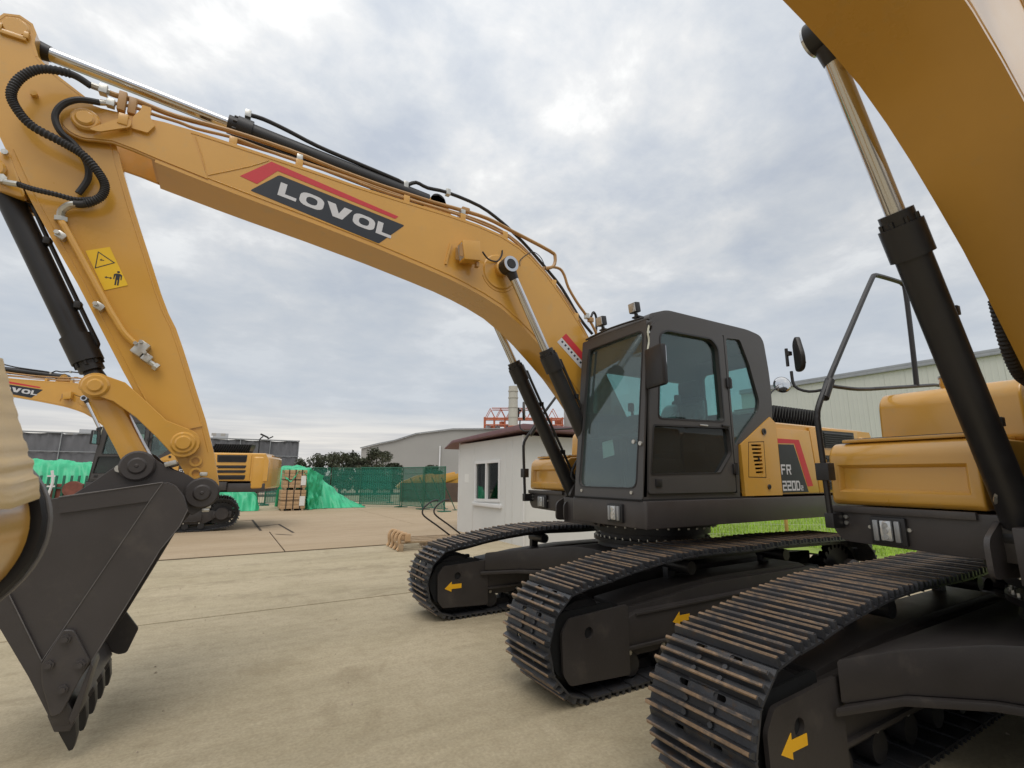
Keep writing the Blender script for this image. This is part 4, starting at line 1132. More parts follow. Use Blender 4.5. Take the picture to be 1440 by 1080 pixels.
M['roof'] = mat('maroon_roof', (.19, .105, .115), .6, var=.12)
M['ware'] = mat('pale_cladding', (.62, .62, .58), .5, var=.035, vscale=.5)
M['ware2'] = mat('grey_cladding', (.36, .35, .33), .7, var=.05, vscale=.3)
M['greywall'] = mat('grey_sheeting', (.155, .155, .165), .8, var=.16, vscale=.8, bump=.4, bscale=1.2)
M['gal'] = mat('galvanised', (.35, .36, .37), .4, metal=.6, var=.1)
M['orange'] = mat('red_oxide_steel', (.44, .12, .055), .6, var=.2, vscale=.6)
M['stackc'] = mat('chimney_concrete', (.45, .43, .37), .8, var=.1, vscale=.3)
M['tarp'] = mat('green_tarp', (.04, .46, .225), .45, var=.14, vscale=3, bump=.6, bscale=7)
M['fence'] = mat('green_fence_paint', (.02, .12, .075), .5, var=.1)
M['wood'] = mat('crate_wood', (.46, .30, .165), .75, var=.18, vscale=9)
M['pallet'] = mat('pallet_wood', (.33, .24, .15), .8, var=.25, vscale=9)
M['leaf'] = mat('tree_leaves', (.125, .135, .090), .75, var=.55, vscale=1.1, col2=(.16, .12, .085), c2pos=(.60, .72), c2scale=3)
M['bark'] = mat('tree_bark', (.07, .055, .04), .9, var=.2)
M['city'] = mat('far_building', (.42, .44, .47), .8, var=.06)
M['rust'] = mat('rusty_red', (.20, .07, .05), .8, var=.3, vscale=4)
M['brownwall'] = mat('brown_wall', (.095, .065, .05), .9, var=.2)
M['post'] = mat('yellow_post', (.42, .25, .07), .6, var=.15)
M['wire'] = mat('pale_wire', (.55, .55, .45), .5, var=.1)
def net_mat():
    m = bpy.data.materials.new('green_net'); m.use_nodes = True
    t = m.node_tree; b = t.nodes['Principled BSDF']; b.inputs['Base Color'].default_value = (.022, .19, .14, 1); b.inputs['Roughness'].default_value = .7
    b.inputs['Alpha'].default_value = .64
    return m
M['net'] = net_mat()

# ================================================================== GROUND
def S(o, kind='structure'): o['kind'] = kind; return o
def ground_fn(b):
    b.use('earth'); b.add([(-900, -900, -.03), (900, -900, -.03), (900, 900, -.03), (-900, 900, -.03)], [(0, 1, 2, 3)])
ground = S(part('ground', ground_fn))
def joint_fn(b):
    b.use('soil'); b.add([(-45, -42, -.022), (60, -42, -.022), (60, 22, -.022), (-45, 22, -.022)], [(0, 1, 2, 3)])
part('joint_filler', joint_fn, ground)
GAP = .012
def slab(x0, x1, y0, y1, m, g1=GAP):
    b = MB(m)
    j = lambda: random.uniform(-.001, .001)
    b.prism([(x0 + GAP, y0 + GAP), (x1 - GAP, y0 + GAP), (x1 - GAP, y1 - g1), (x0 + GAP, y1 - g1)], -.02, j(), XY, bev=.006, seg=1)
    part('concrete_slab', b, ground)
xs_near = [-6.2, 7.4, 16.0, 26.0]
for a, c in zip(xs_near, xs_near[1:]):
    for y0, y1 in ((-7.2, -2.42), (-2.42, 2.4), (2.4, 7.2), (7.2, 12.0)):
        slab(a, c, y0, y1, 'conc', .028)
xs_far = [-9.0, -2.6, 3.42, 9.4, 15.4, 21.4, 30.0]
for a, c in zip(xs_far, xs_far[1:]):
    slab(a, c, -11.6, -7.2, 'conc2', .17)
for a, c in ((-9, -1.0), (-1.0, 11.5), (11.5, 30)):
    slab(a, c, -15.9, -11.6, 'conc2'); slab(a, c, -20.6, -15.9, 'conc2')
for a, c in zip((-12, 0, 12, 24), (0, 12, 24, 40)):
    slab(a, c, -26.0, -20.6, 'conc'); slab(a, c, -36, -26, 'conc')
# patched strip cut into the tan concrete
def patch_fn(b):
    b.use('soil')
    for p, q in (((4.30, -15.45), (3.66, -15.75)), ((3.66, -15.9), (3.62, -11.9)), ((3.72, -13.1), (2.98, -13.7)), ((2.98, -13.7), (2.85, -10.9)), ((3.32, -10.75), (2.95, -10.3))):
        p, q = Vector(p), Vector(q); d = (q - p).normalized(); n = Vector((-d.y, d.x)) * .035
        b.add([(p.x - n.x, p.y - n.y, .0055), (q.x - n.x, q.y - n.y, .0055), (q.x + n.x, q.y + n.y, .0055), (p.x + n.x, p.y + n.y, .0055)], [(0, 1, 2, 3)])
part('crack_filler', patch_fn, ground)

def grit_fn(b):
    rr = random.Random(9)
    b.use('earth')
    for i in range(900):
        x = rr.uniform(-3, 9); y = rr.uniform(-7, 3.2)
        if abs(abs(y) - 1.19) < .45 and x < 2.9: continue
        s = .004 + .011 * rr.random() ** 3; o = Vector((x, y, .002))
        p = [Vector((rr.uniform(.6, 1) * s, 0, 0)), Vector((0, rr.uniform(.6, 1.2) * s, 0)), Vector((-rr.uniform(.6, 1) * s, 0, 0)), Vector((0, -rr.uniform(.6, 1) * s, 0)), Vector((0, 0, s * rr.uniform(.5, .9)))]
        b.add([o + q for q in p], [(0, 1, 4), (1, 2, 4), (2, 3, 4), (3, 0, 4)])
g2 = part('grit', grit_fn); g2['kind'] = 'stuff'
# lawn with a wire fence
def lawn_fn(b):
    b.use('grassg'); b.add([(-27.3, -16, .008), (-6.4, -16, .008), (-6.4, 20, .008), (-27.3, 20, .008)], [(0, 1, 2, 3)])
lawn = S(part('lawn', lawn_fn))
def grass_fn(b):
    b.use('grass')
    rr = random.Random(5)
    vs, fs = [], []
    for i in range(42000):
        x = -7.2 - 13.5 * rr.random() ** 1.3; y = -10 + 17 * rr.random()
        h = rr.uniform(.05, .15); a = rr.random() * 6.283; w = rr.uniform(.006, .014); l = rr.uniform(-.05, .05); l2 = rr.uniform(-.05, .05)
        o = len(vs)
        vs += [(x - w * math.cos(a), y - w * math.sin(a), .01), (x + w * math.cos(a), y + w * math.sin(a), .01), (x + l, y + l2, h)]
        fs.append((o, o + 1, o + 2))
    b.add(vs, fs)
g_o = part('grass', grass_fn); g_o['kind'] = 'stuff'
def path_fn(b):
    b.use('conc'); b.add([(-24.5, -16, .014), (-22.0, -16, .014), (-22.0, 20, .014), (-24.5, 20, .014)], [(0, 1, 2, 3)])
S(part('path', path_fn))
wf = thing('wire_fence', 'thin pale wire fence on yellow posts along the lawn behind the near excavators', 'fence', (-6.6, -4.8, 0))
d_ = Vector((-2.0, 1.45, 0)).normalized()
def wires(b):
    b.use('wire')
    for k in range(90):
        p = d_ * (k * .085); b.cyl(p + Vector((0, 0, .02)), p + Vector((0, 0, 1.0)), .0028, n=4, caps=False)
    for z in (.08, .35, .62, .92): b.cyl(Vector((0, 0, z)), d_ * 7.6 + Vector((0, 0, z)), .0035, n=4, caps=False)
part('wire', wires, wf, kind='stuff')
for k in range(4):
    def pf(b, k=k):
        b.use('post'); p = d_ * (.02 + 2.42 * k); b.box(p.x - .035, p.x + .035, p.y - .035, p.y + .035, 0, 1.1, .008)
    part('post', pf, wf)

# ================================================================== HUT
hut = thing('site_hut', 'pale grey prefabricated hut with maroon roof and one sliding window', 'hut', (-1.45, -7.28, 0))
HX, HY = -1.45, -7.28
def hut_walls(b):
    b.use('hut')
    # front gable wall faces +x, side wall faces the excavators
    b.prism([(-9.12 - HY, 0), (-5.46 - HY, 0), (-5.46 - HY, 2.59), (-9.12 - HY, 2.55)], -.06, 0, YZ, holes=[[(-8.03 - HY, .90), (-6.55 - HY, .96), (-6.55 - HY, 2.04), (-8.03 - HY, 2.02)]])
    b.prism([(-6.0, 0), (-.061, 0), (-.061, 2.59), (-6.0, 2.59)], 1.76, 1.82, XZ)
    b.prism([(-6.0, 0), (-.061, 0), (-.061, 2.55), (-6.0, 2.55)], -1.84, -1.78, XZ)
    b.box(-6.06, -6.0, -1.84, 1.82, 0, 2.57)
    b.use('void'); b.box(-3.0, -2.95, -1.7, 1.7, 0, 2.5)
    b.use('hut'); b.box(-6, -.07, -1.77, 1.75, 2.45, 2.5)
part('wall', hut_walls, hut)
def hut_joint(b):
    b.use('hut'); b.box(-.001, .006, -.022, .022, .02, 2.5, .002)
for yy in (-.92, .0, .93): part('joint_strip', hut_joint, hut, T(0, yy + .05, 0) if yy else T(0, 1.32, 0), key='hjoint')
def hut_trim(b):
    b.use('pvc')
    b.box(-.03, .015, -.019, .019, 0, 2.6, .004)
for yy in (-1.861, 1.842): part('corner_trim', hut_trim, hut, T(0, yy, 0), key='ctrimh')
def hut_roof(b):
    b.use('roof')
    b.prism([(-2.55, 2.44), (-1.95, 2.60), (2.20, 2.70), (2.20, 2.83), (-1.95, 2.68), (-2.55, 2.47)], -6.3, .22, YZ, bev=.008)
part('roof', hut_roof, hut)
wn = part('window', (lambda b: (b.use('pvc'), b.prism([(-8.03 - HY, .90), (-6.55 - HY, .96), (-6.55 - HY, 2.04), (-8.03 - HY, 2.02)], -.05, .03, YZ, holes=[[(-7.95 - HY, .985), (-7.36 - HY, 1.0), (-7.36 - HY, 1.95), (-7.95 - HY, 1.94)], [(-7.28 - HY, 1.0), (-6.63 - HY, 1.03), (-6.63 - HY, 1.96), (-7.28 - HY, 1.95)]]), b.box(-.01, .06, -8.10 - HY, -6.47 - HY, .80, .895, .01))), hut)
def hut_glass(b):
    b.use('winglass'); b.box(-.02, -.012, -7.95 - HY, -7.36 - HY, .985, 1.95); b.box(-.034, -.026, -7.28 - HY, -6.63 - HY, 1.0, 1.96)
part('pane', hut_glass, wn)
def blinds(b):
    b.use('pvc')
    for k in range(5): b.obox((-.14, -7.90 - HY + k * .055, 1.45), .003, .035, .95, Matrix.Rotation(R(30), 3, 'Z'))
part('blind', blinds, wn)
def notice(b): b.use('paper'); b.box(.001, .004, -8.72 - HY, -8.45 - HY, 1.42, 1.66)
part('notice', notice, hut)

# ================================================================== BUILDINGS FAR OFF
wh = thing('warehouse', 'long white metal clad warehouse behind the right hand excavators', 'warehouse', (-27.5, -2, 0))
def cladpanel(b):
    b.use('ware')
    b.box(-.1, 0, .003, .997, 0, 7.55)
    for k in range(4):
        y = .02 + k * .248
        b.prism([(0, y), (.012, y + .012), (.012, y + .038), (0, y + .05)], 0, 7.55, XY)
for k in range(34):
    part('wall_panel', cladpanel, wh, T(0, -15 + k * 1.0, 0), key='clad')
def wh_roof(b):
    b.use('gal'); b.box(-.2, .14, -15.05, 19.1, 7.55, 7.70, .01); b.box(-.2, .09, -15.05, 19.1, 7.702, 7.88, .01)
    b.use('ware'); b.prism([(-.2, 7.6), (-30, 9.0), (-30, 8.8), (-.2, 7.45)], -15.05, 19.1, XZ)
    b.box(-30, -.12, -15.05, -14.95, 0, 7.5)
part('roof_edge', wh_roof, wh)
gw = thing('grey_warehouse', 'large plain grey gabled warehouse far beyond the green fence', 'warehouse', (-16, -53, 0))
def gw_fn(b):
    # long wall faces the yard; the far gable drops to the left
    b.use('ware2')
    r_ = Vector((-.862, .507)); 
    def mp(u, v, w): return Vector((r_.x * u - .507 * w, r_.y * u - .862 * w, v))
    b.prism([(-7.3, 0), (14.0, 0), (14.0, 7.35), (4.0, 7.25), (-.6, 6.65), (-3.2, 5.8), (-5.2, 5.4), (-7.3, 4.85)], 0, 22, mp)
    b.use('gal'); b.prism([(-7.4, 4.86), (-5.2, 5.42), (-3.2, 5.82), (-.6, 6.67), (4, 7.27), (14, 7.37), (14, 7.47), (4, 7.38), (-.6, 6.78), (-3.2, 5.93), (-5.2, 5.53), (-7.4, 4.97)], -.25, 0, mp)
    b.use('pvc'); b.prism([(2.4, 0), (2.55, 0), (2.55, 5.2), (2.4, 5.2)], -.3, -.1, mp)
part('wall', gw_fn, gw)
gwl = thing('sheeted_wall', 'long dark grey sheeted storage wall behind the green tarpaulins', 'wall', (8, -46, 0))
for k in range(12):
    def gp(b, k=k):
        b.use('greywall')
        x0 = -9.2 + k * 2.45; n = 10
        vs, fs = [], []
        for i in range(n + 1):
            for j in range(7):
                z = 4.72 * j / 6
                vs.append((x0 + 2.42 * i / n, .10 * math.sin(i * 1.9 + j * 1.3 + k) * (1 if 0 < i < n else .2), z + (.05 * math.sin(i * .6 + k) if j == 6 else 0)))
        for i in range(n):
            for j in range(6): fs.append((i * 7 + j, (i + 1) * 7 + j, (i + 1) * 7 + j + 1, i * 7 + j + 1))
        b.add(vs, fs)
        b.use('gal'); b.box(x0 - .06, x0 + .0, -.14, .16, 0, 4.85)
    part('sheet_panel', gp, gwl)
def gtop(b): b.use('gal'); b.box(-9.3, 20.3, -.08, .14, 4.74, 4.84); b.box(-9.3, 20.3, .10, .15, 3.3, 3.36)
part('top_rail', gtop, gwl)
def city_fn(dx, w, h):
    def f(b):
        b.use('city'); b.box(dx - w / 2, dx + w / 2, -6, 6, 0, h)
        b.use('ware2')
        for k in range(int(h / 4)):
            for q in range(max(2, int(w / 6))):
                x = dx - w / 2 + 2 + q * 6; b.box(x, x + 3, 6.0, 6.05, 2 + k * 4, 4 + k * 4)
    return f
for i, (px_, w, h, lab) in enumerate(((106, 6, 28, 'low pale tower block on the far skyline, leftmost of three'), (131, 11, 30.5, 'tallest pale tower block on the far skyline'), (147, 6, 29, 'low far tower block nearest the excavator cab'), (312, 10, 32, 'small pale far building over the grey wall beside the lamp post'))):
    # far blocks stand about 400 m off beyond the sheeted wall
    ang = _yaw - math.atan((px_ - 720) / 676.2)
    c = Vector((CAM.x + 430 * math.cos(ang), CAM.y + 430 * math.sin(ang), 0))
    t_ = thing('tower_block', lab, 'building', c, 0, 'far tower blocks')
    part('block', city_fn(0, w, h), t_)
# chimney and gantry about 80 m off
ch = thing('chimney', 'tall round concrete chimney rising behind the red gantry', 'chimney', (-35.4, -63.2, 0))
def ch_fn(b):
    b.use('stackc'); b.cyl((0, 0, 0), (0, 0, 16.2), .86, .74, n=24)
    for z in (9, 11, 12.6, 14.2, 15.3): b.ring((0, 0, z), (0, 0, 1), .84, .70, .16, 24)
    b.use('orange'); b.cyl((0, 0, 8), (0, 0, 9.6), .87, .86, n=24)
part('shaft', ch_fn, ch)
ga = thing('gantry_frame', 'red oxide lattice gantry standing behind the hut roof', 'gantry', (-37, -63.5, 0))
gd = Vector((-.862, .507, 0)); gn = Vector((-.507, -.862, 0))
def ga_fn(b):
    b.use('orange')
    def P_(u, z, w=0): return gd * u + gn * w + Vector((0, 0, z))
    for w in (0, 2.4):
        b.cyl(P_(-6, 11.0, w), P_(7.2, 11.0, w), .14, n=6); b.cyl(P_(-4.8, 12.7, w), P_(3.6, 12.7, w), .09, n=6)
        b.cyl(P_(-6, 9.9, w), P_(7.2, 9.9, w), .12, n=6)
        for k in range(7):
            u = -5.9 + k * 1.75
            b.cyl(P_(u, 11, w), P_(u + .85, 12.65, w), .06, n=5); b.cyl(P_(u + .85, 12.65, w), P_(u + 1.7, 11, w), .06, n=5)
        for u in (-6, -4.4, -2.6, -.8, 2.4, 5.2, 7.0): b.cyl(P_(u, 0, w), P_(u, 11.2, w), .13, n=6)
        for z in (8.6, 9.3): b.cyl(P_(-6, z, w), P_(7.2, z, w), .07, n=5)
    for u, z, s in ((-4.5, 9.4, 1.2), (-3.0, 10.2, .8), (-1.6, 9.3, 1.0), (5.4, 9.6, 1.2), (6.3, 10.4, .7)): b.obox(P_(u, z, 1), s, .8, .7)
    b.box(-1.2, 1.2, -1, 1, 8, 9.2)
    b.use('gal')
    for u in (-5.4, -3.8, -2.2): b.obox(P_(u, 9.5, .5), .6, .6, .6)
part('lattice', ga_fn, ga)
tkk = thing('silo', 'pale grey box shaped silo beside the red gantry, half hidden by the boom cylinders', 'silo', (-45.5, -58, 0))
part('body', lambda b: (b.use('ware2'), b.box(-2.6, 2.2, -2, 2, 0, 12.6, .2), b.box(-1.5, 1.0, -1, 1, 12.6, 13.3)), tkk)

# ================================================================== TREES
def tree(x, y, h, cr, seed, label):
    rr = random.Random(seed)
    t = thing('leafy_tree', label, 'tree', (x, y, 0), 0, 'trees beyond the green fence')
    def tr_(b):
        b.use('bark'); b.tube([(0, 0, 0), (.05, .03, h * .3), (-.03, .06, h * .6), (.02, 0, h * .85)], .09, 6, 3, rf=lambda L, i: .12 * (1 - .8 * min(1, L / h)))
        for k in range(7):
            a = rr.random() * 6.28; z = h * rr.uniform(.2, .6); r = cr * rr.uniform(.5, .9)
            b.tube([(0, 0, z), (r * .5 * math.cos(a), r * .5 * math.sin(a), z + .25 * h), (r * math.cos(a), r * math.sin(a), z + .38 * h)], .03, 5, 2)
    part('trunk', tr_, t)
    def cf(b):
        b.use('leaf'); vs, fs = [], []
        cl = []
        for k in range(52):
            a = rr.random() * 6.28; q = cr * 1.15 * rr.random() ** .55; z = h * rr.uniform(.12, 1.0)
            q *= 1.0 - .55 * max(0, z / h - .55) / .45
            cl.append((q * math.cos(a), q * math.sin(a), z, rr.uniform(.25, .55) * cr * .6))
        for c in cl:
            for k in range(75):
                d = Vector((rr.gauss(0, 1), rr.gauss(0, 1), rr.gauss(0, .8))).normalized() * c[3] * rr.random() ** .4
                p = Vector(c[:3]) + d; s = rr.uniform(.06, .15)
                u = Vector((rr.gauss(0, 1), rr.gauss(0, 1), rr.gauss(0, 1))).normalized(); w = u.orthogonal().normalized()
                o = len(vs); vs += [p + u * s, p + w * s * .6, p - u * s, p - w * s * .6]; fs.append((o, o + 1, o + 2, o + 3))
        b.add(vs, fs)
    part('crown', cf, t)
# stand in a row about 42 m beyond the fence
rowp = [(435, 3.0, 1.5, 'small dark tree at the left end of the row, beside the grey sheeted wall'), (458, 3.5, 1.7, 'second dark tree from the grey sheeted wall'), (484, 3.6, 1.6, 'dark tree over the middle of the green fence, third from the grey wall'),
        (508, 3.7, 1.6, 'fourth dark tree from the grey sheeted wall'), (532, 4.0, 1.6, 'tallest dark tree, just left of the grey warehouse'), (556, 2.8, 1.0, 'low bushy tree in front of the grey warehouse'), (612, 2.6, .9, 'lone low shrub between the fence end and the hut')]
for i, (px_, h, cr, lab) in enumerate(rowp):
    ang = _yaw - math.atan((px_ - 720) / 676.2); dd = 43 / math.cos(_yaw - ang) + (i % 2) * 1.5
    tree(CAM.x + dd * math.cos(ang), CAM.y + dd * math.sin(ang), h * .92, cr, 20 + i, lab)

# ================================================================== GREEN FENCE PANELS
def fence_panel(p, q, label, braces=True, net=True, h=2.03):
    p = Vector((p[0], p[1], 0)); q = Vector((q[0], q[1], 0)); L = (q - p).length
    t = thing('fence_panel', label, 'fence panel', p, math.atan2(q.y - p.y, q.x - p.x), 'green site fence panels')
    def fr(b):
        b.use('fence')
        for x in (0, L): b.cyl((x, 0, -.0), (x, 0, h), .03, n=8)
        b.cyl((0, 0, h - .02), (L, 0, h - .02), .025, n=6); b.cyl((0, 0, .12), (L, 0, .12), .025, n=6)
        b.box(-.2, .2, -.25, .25, 0, .04); b.box(L - .2, L + .2, -.25, .25, 0, .04)
    part('frame', fr, t)
    n = int(L / .12)
    def bars(b):
        b.use('fence')
        for k in range(1, n): b.cyl((L * k / n, 0, .12), (L * k / n, 0, h - .02), .010, n=4, caps=False)
        for z in (.5, .9, 1.3, 1.7): b.cyl((0, 0, z), (L, 0, z), .008, n=4, caps=False)
    o = part('bar', bars, t); o['kind'] = 'stuff'
    if net:
        def nf(b):
            b.use('net'); vs, fs = [], []
            m = 12
            for i in range(m + 1):
                for j in range(2): vs.append((L * i / m, .035 + .02 * math.sin(i * 2.1), .15 + (h - .2) * j))
            for i in range(m): fs.append((i * 2, i * 2 + 2, i * 2 + 3, i * 2 + 1))
            b.add(vs, fs)
        part('net_sheet', nf, t)
    if braces:
        def br(b):
            b.use('fence')
            for x in (L * .33, L * .8): b.cyl((x, .03, h * .75), (x - .2, .95, .03), .022, n=6); b.box(x - .3, x - .1, .85, 1.05, 0, .03)
        part('brace', br, t)
fence_panel((-1.62, -22.1), (-3.3, -20.5), 'green fence panel beside the foot of the tarpaulin', False)
fence_panel((-3.35, -20.4), (-3.75, -18.4), 'braced green fence panel in the middle of the line', True)
fence_panel((-3.78, -18.3), (-4.05, -16.4), 'braced green fence panel nearest the hut', True)
fence_panel((2.6, -26.0), (-.6, -25.2), 'green fence panel standing behind the tarpaulin', False)
fence_panel((-.7, -25.1), (-3.9, -24.3), 'far green fence panel with sky blue green net, behind the braced panels', False)
fence_panel((6.2, -24.5), (2.7, -24.9), 'low bare wire panel left of the crates', False, net=False, h=1.3)

# ================================================================== CRATES, TARPAULINS, YARD CLUTTER
def crate(x, y, z, sx, sy, sz, label):
    t = thing('wooden_crate', label, 'crate', (x, y, z), 0, 'stacked wooden crates')
    def body(b):
        b.use('wood')
        n = 5
        for k in range(n):
            z0 = .08 + (sz - .08) * k / n; b.box(-sx / 2, sx / 2, -sy / 2, sy / 2, z0 + .006, z0 + (sz - .08) / n - .006, .008)
        b.use('pallet')
        for k in (-1, 0, 1): b.box(k * sx * .4 - .05, k * sx * .4 + .05, -sy / 2, sy / 2, 0, .08)
    part('boards', body, t)
    def st(b):
        b.use('black')
        for k in (-.28, .0, .28): b.box(k * sx - .02, k * sx + .02, -sy / 2 - .012, sy / 2 + .012, .03, sz + .012)
        b.box(-sx / 2 - .01, sx / 2 + .01, -sy / 2 - .01, sy / 2 + .01, sz * .5, sz * .5 + .03)
    part('strap', st, t)
    part('label_sheet', lambda b: (b.use('paper'), b.box(-sx * .47, -sx * .25, sy / 2 + .013, sy / 2 + .016, sz * .5 - .25, sz * .5 + .18)), t)
crate(1.84, -20.75, 0, 1.05, 1.1, .93, 'lower wooden crate of the strapped stack under the green tarpaulin')
crate(1.82, -20.75, .945, .98, 1.05, .90, 'upper wooden crate of the strapped stack under the green tarpaulin')
def tarp_surface(name, prof, y0, y1, label, seed, cuts=26):
    """a draped sheet: prof is the ridge (x, z) profile; falls to the ground at y0 and y1 with folds"""
    rr = random.Random(seed)
    b = MB('tarp'); vs, fs = [], []
    n = 110; m = 46
    from mathutils import noise as mn
    so_ = seed * 7.3
    ph = [rr.random() * 6.28 for _ in range(6)]
    def zr(x):
        for (xa, za), (xb, zb) in zip(prof, prof[1:]):
            if xa <= x <= xb or xb <= x <= xa: return za + (zb - za) * (x - xa) / (xb - xa)
        return prof[-1][1]
    xa, xb = prof[0][0], prof[-1][0]
    for i in range(n + 1):
        x = xa + (xb - xa) * i / n; z = zr(x)
        for j in range(m + 1):
            v = j / m * 2 - 1
            e = min(1, abs(v) ** 3.2)
            hz_ = z * (1 - e)
            fold = .07 * math.sin(x * 6 + ph[0] + v * 3) * abs(v) + .05 * math.sin(x * 11 + ph[1] - v * 5) + .03 * math.sin(x * 23 + v * 9 + ph[2])
            y = (y0 + y1) / 2 + (y1 - y0) / 2 * (v * (.55 + .45 * abs(v))) + fold * .8
            vs.append((x + .05 * math.sin(v * 6 + ph[3]), y, max(.012, hz_ + fold * .25 * (1 - e) + (.10 * mn.noise(Vector((x * 1.7 + so_, v * 2.2, 0))) + .055 * mn.noise(Vector((x * 4.5 + so_, v * 5 + x * 2, 3))) + .03 * mn.noise(Vector((x * 11, v * 13 - x * 4, so_)))) * min(1, z * 1.2) * (1 - .6 * e))))
    for i in range(n):
        for j in range(m): fs.append((i * (m + 1) + j, (i + 1) * (m + 1) + j, (i + 1) * (m + 1) + j + 1, i * (m + 1) + j + 1))
    b.add(vs, fs)
    me = b.mesh(name, 60)
    o = bpy.data.objects.new(name, me); COL.objects.link(o)
    tag(o, label, 'tarpaulin', 'green tarpaulins'); return o
tarp_surface('green_tarpaulin', [(2.35, 1.95), (2.1, 2.05), (1.3, 2.03), (.9, 1.85), (.3, 1.35), (-.4, .75), (-1.1, .3), (-1.7, .08)], -23.6, -21.0, 'green tarpaulin sloping down to the ground right of the crates', 3)
def flap(b):
    from mathutils import noise as mn
    b.use('tarp'); vs, fs = [], []
    for i in range(41):
        x = 2.42 - 1.30 * i / 40
        for j in range(19):
            y = -21.3 + .062 * j; w = mn.noise(Vector((x * 4, y * 4, 1))) * .05 + mn.noise(Vector((x * 11, y * 9, 2))) * .02
            z = 1.93 + w - (0 if j < 14 else .055 * (j - 13) * (1.3 + math.sin(x * 7) + mn.noise(Vector((x * 6, 0, 5)))))
            vs.append((x, y + .02 * math.sin(x * 15), z))
    for i in range(40):
        for j in range(18): fs.append((i * 19 + j, (i + 1) * 19 + j, (i + 1) * 19 + j + 1, i * 19 + j + 1))
    b.add(vs, fs)
    vs, fs = [], []
    for i in range(25):
        for j in range(33):
            q = j / 32; w = mn.noise(Vector((i * .22, q * 5, 8))) * .12 + mn.noise(Vector((i * .6, q * 9 + i * .2, 9))) * .05
            vs.append((1.24 - .034 * i - w * .5, -20.15 - .05 * i + .09 * math.sin(i * .8 + q * 2) * q + w, max(.02, 1.92 - 1.9 * q - .014 * i + w * .3)))
    for i in range(24):
        for j in range(32): fs.append((i * 33 + j, (i + 1) * 33 + j, (i + 1) * 33 + j + 1, i * 33 + j + 1))
    b.add(vs, fs)
o = part('green_tarpaulin', flap); tag(o, 'green sheet thrown over the top and side of the strapped crates', 'tarpaulin', 'green tarpaulins')
tarp_surface('green_tarpaulin', [(5.6, .9), (5.0, 1.0), (4.4, .98), (3.8, .95), (3.35, .75), (3.2, .2)], -22.3, -20.7, 'low green tarpaulin bundle under the tail of the far excavator', 7)
tarp_surface('green_tarpaulin', [(15.5, 1.9), (13.5, 2.2), (12.2, 2.25), (11.2, 2.2), (10.2, 2.15), (9.4, 1.9), (8.8, 1.2)], -26.5, -23.6, 'wide green tarpaulin over parts behind the near bucket', 9)
def parts_heap(b):
    b.use('rust'); b.box(-.9, .9, -.4, .4, .5, 1.2, .05); b.cyl((-.5, .4, 1.0), (-.5, .75, 1.0), .32, n=16); b.cyl((.5, .4, .8), (.5, .7, .8), .22, n=14)
    b.use('fence')
    for k in range(8): b.box(-.9 + k * .24, -.82 + k * .24, .42, .50, .3, 1.55, .01)
    b.box(-1.0, 1.0, .40, .46, 1.0, 1.08)
    b.use('black'); b.cyl((-1.5, .3, .45), (-1.5, .75, .45), .45, n=20); b.box(-1.2, 1.2, -.4, .3, .1, .5, .04)
o = part('engine_parts', parts_heap); o.location = (10.6, -23.2, 0); tag(o, 'rusty red engine parts on a dark skid in front of the wide green tarpaulin', 'machine parts')
def bracket(b):
    b.use('pvc'); b.tube([(0, 0, 0), (.02, 0, .7), (-.05, 0, 1.3), (.03, 0, 1.75)], .05, 6, 3); b.box(-.14, .1, -.02, .02, 1.1, 1.16); b.box(-.1, .14, -.02, .02, 1.5, 1.56)
o = part('white_bracket', bracket); o.location = (10.6, -21.6, .0); tag(o, 'white bent metal bracket standing by the wide green tarpaulin', 'bracket')
def pallet_stack(b):
    b.use('brownwall')
    for k in range(11):
        z = k * .19
        b.box(-.45, .45, -.55, .55, z + .12, z + .15)
        for q in (-.4, 0, .4): b.box(q - .05, q + .05, -.55, .55, z, z + .12)
o = part('pallet_stack', pallet_stack); o.location = (3.35, -27.2, 0); tag(o, 'tall dark stack of empty pallets in front of the grey wall', 'pallets')
# solar lamp
lp = thing('lamp_post', 'thin dark solar lamp post in front of the grey wall', 'lamp post', (2.18, -45.0, 0))
part('pole', lambda b: (b.use('black'), b.tube([(0, 0, 0), (0, 0, 4.2), (.0, 0, 4.75), (-.25, 0, 5.05)], .055, 6, 3)), lp)
part('lamp_head', lambda b: (b.use('black'), b.obox((-.35, 0, 5.1), .75, .35, .12, Matrix.Rotation(R(-25), 3, 'Y')), b.obox((-.85, 0, 4.95), .5, .2, .10, Matrix.Rotation(R(30), 3, 'Y'))), lp)
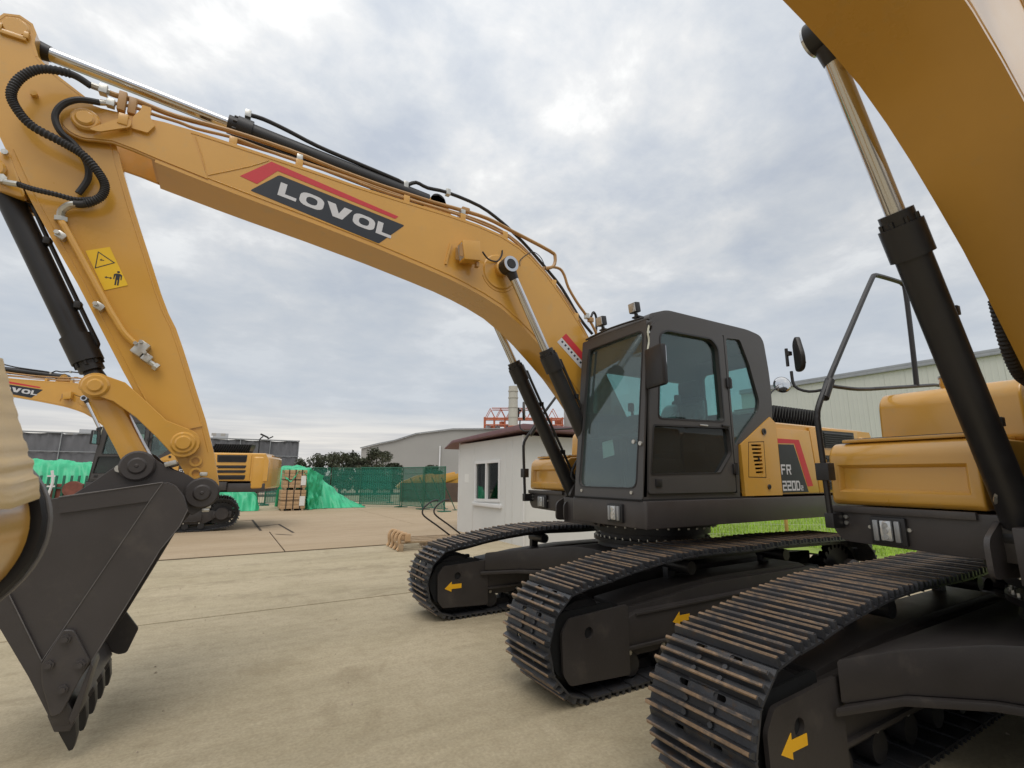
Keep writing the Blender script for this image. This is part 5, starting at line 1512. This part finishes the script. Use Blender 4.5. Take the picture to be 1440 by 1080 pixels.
# brown wall and yellow beams past the fence
o = part('low_brown_wall', lambda b: (b.use('brownwall'), b.box(-3.4, 3.4, -.3, .3, 0, 1.15))); o.location = (-7.9, -24.0, 0); o.rotation_euler = (0, 0, R(-32)); tag(o, 'low dark brown wall seen between the fence and the hut', 'wall')
for k in range(5):
    def bm_(b):
        b.use('yellow'); b.prism([(-1.3, 0), (1.2, .0), (1.3, .16), (.9, .34), (-.2, .42), (-1.3, .2)], -.14, .14, XZ, bev=.01)
        b.boss(-1.15, .1, .14, .18, .09); b.boss(1.05, .1, .14, .18, .09)
    o = part('loader_arm', bm_, key='larm'); o.location = (-8.6 + .62 * k, -24.9 - .35 * k, 1.15 + .07 * (k % 2)); o.rotation_euler = (0, R(12 + 6 * (k % 3)), R(-40 + 10 * k))
    tag(o, ['yellow loader arm lying nearest the hut on the brown wall', 'second yellow loader arm from the hut', 'middle yellow loader arm behind the fence end', 'fourth yellow loader arm from the hut', 'yellow loader arm lying furthest left behind the green net'][k], 'loader arm', 'yellow loader arms')
# timber skid with cast hooks and two bent rails beside the far track
sk = thing('timber_skid', 'worn timber skid with cast hooks lying behind the far crawler track', 'skid', (.75, -6.5, 0), R(-8))
for k in range(4):
    part('plank', lambda b: (b.use('pallet'), b.box(-1.1, .55, -.06, .06, .16, .205, .006)), sk, T(0, -.42 + k * .27, 0), key='plank')
part('bearer', lambda b: (b.use('pallet'), [b.box(x - .05, x + .05, -.5, .5, .0, .155, .006) for x in (-.9, -.2, .45)]), sk)
for k in range(4):
    part('hook', lambda b: (b.use('wood'), b.tube([(.0, 0, .34), (.10, 0, .36), (.16, 0, .26), (.15, 0, .10), (.20, 0, .02)], .035, 6, 3), b.box(-.08, .04, -.05, .05, .2, .36, .01)), sk, T(.42 - .03 * k, -.40 + k * .28, 0), key='hook')
for k, (x, lab) in enumerate(((.0, 'bent black tube rail standing at the hut side of the skid, right of its twin'), (.33, 'bent black tube rail standing left of its twin on the skid'))):
    o = part('bent_rail', lambda b: (b.use('black'), b.tube([(-.62, 0, .21), (-.30, 0, .44), (.02, 0, .66), (.09, 0, .78), (.02, 0, .90), (-.16, 0, 1.02), (-.30, 0, 1.03)], .020, 8, 4)), key='brail')
    o.location = (.18 + x, -6.75 + .1 * k, 0); tag(o, lab, 'rail', 'bent rails')

# ================================================================== EXCAVATORS IN PLACE
e1, s1, m1 = excavator('whole yellow excavator in the middle with its boom and bucket stretched to the left', 0, 0)
e2, s2, m2 = excavator('nearest yellow excavator at the right edge, its boom passing overhead', .03, 3.95, swing=R(-3.36), shift=(.016, .035), boom_a=R(1.464), stick_a=R(-2.5), reach=1.107, droop=.11, bucket_a=R(10), wrapped=True)
e3, s3, m3 = excavator('far yellow excavator parked behind the stick and bucket of the middle one', 6.45, -13.9, swing=R(-13.4), shift=(-.30, 0))
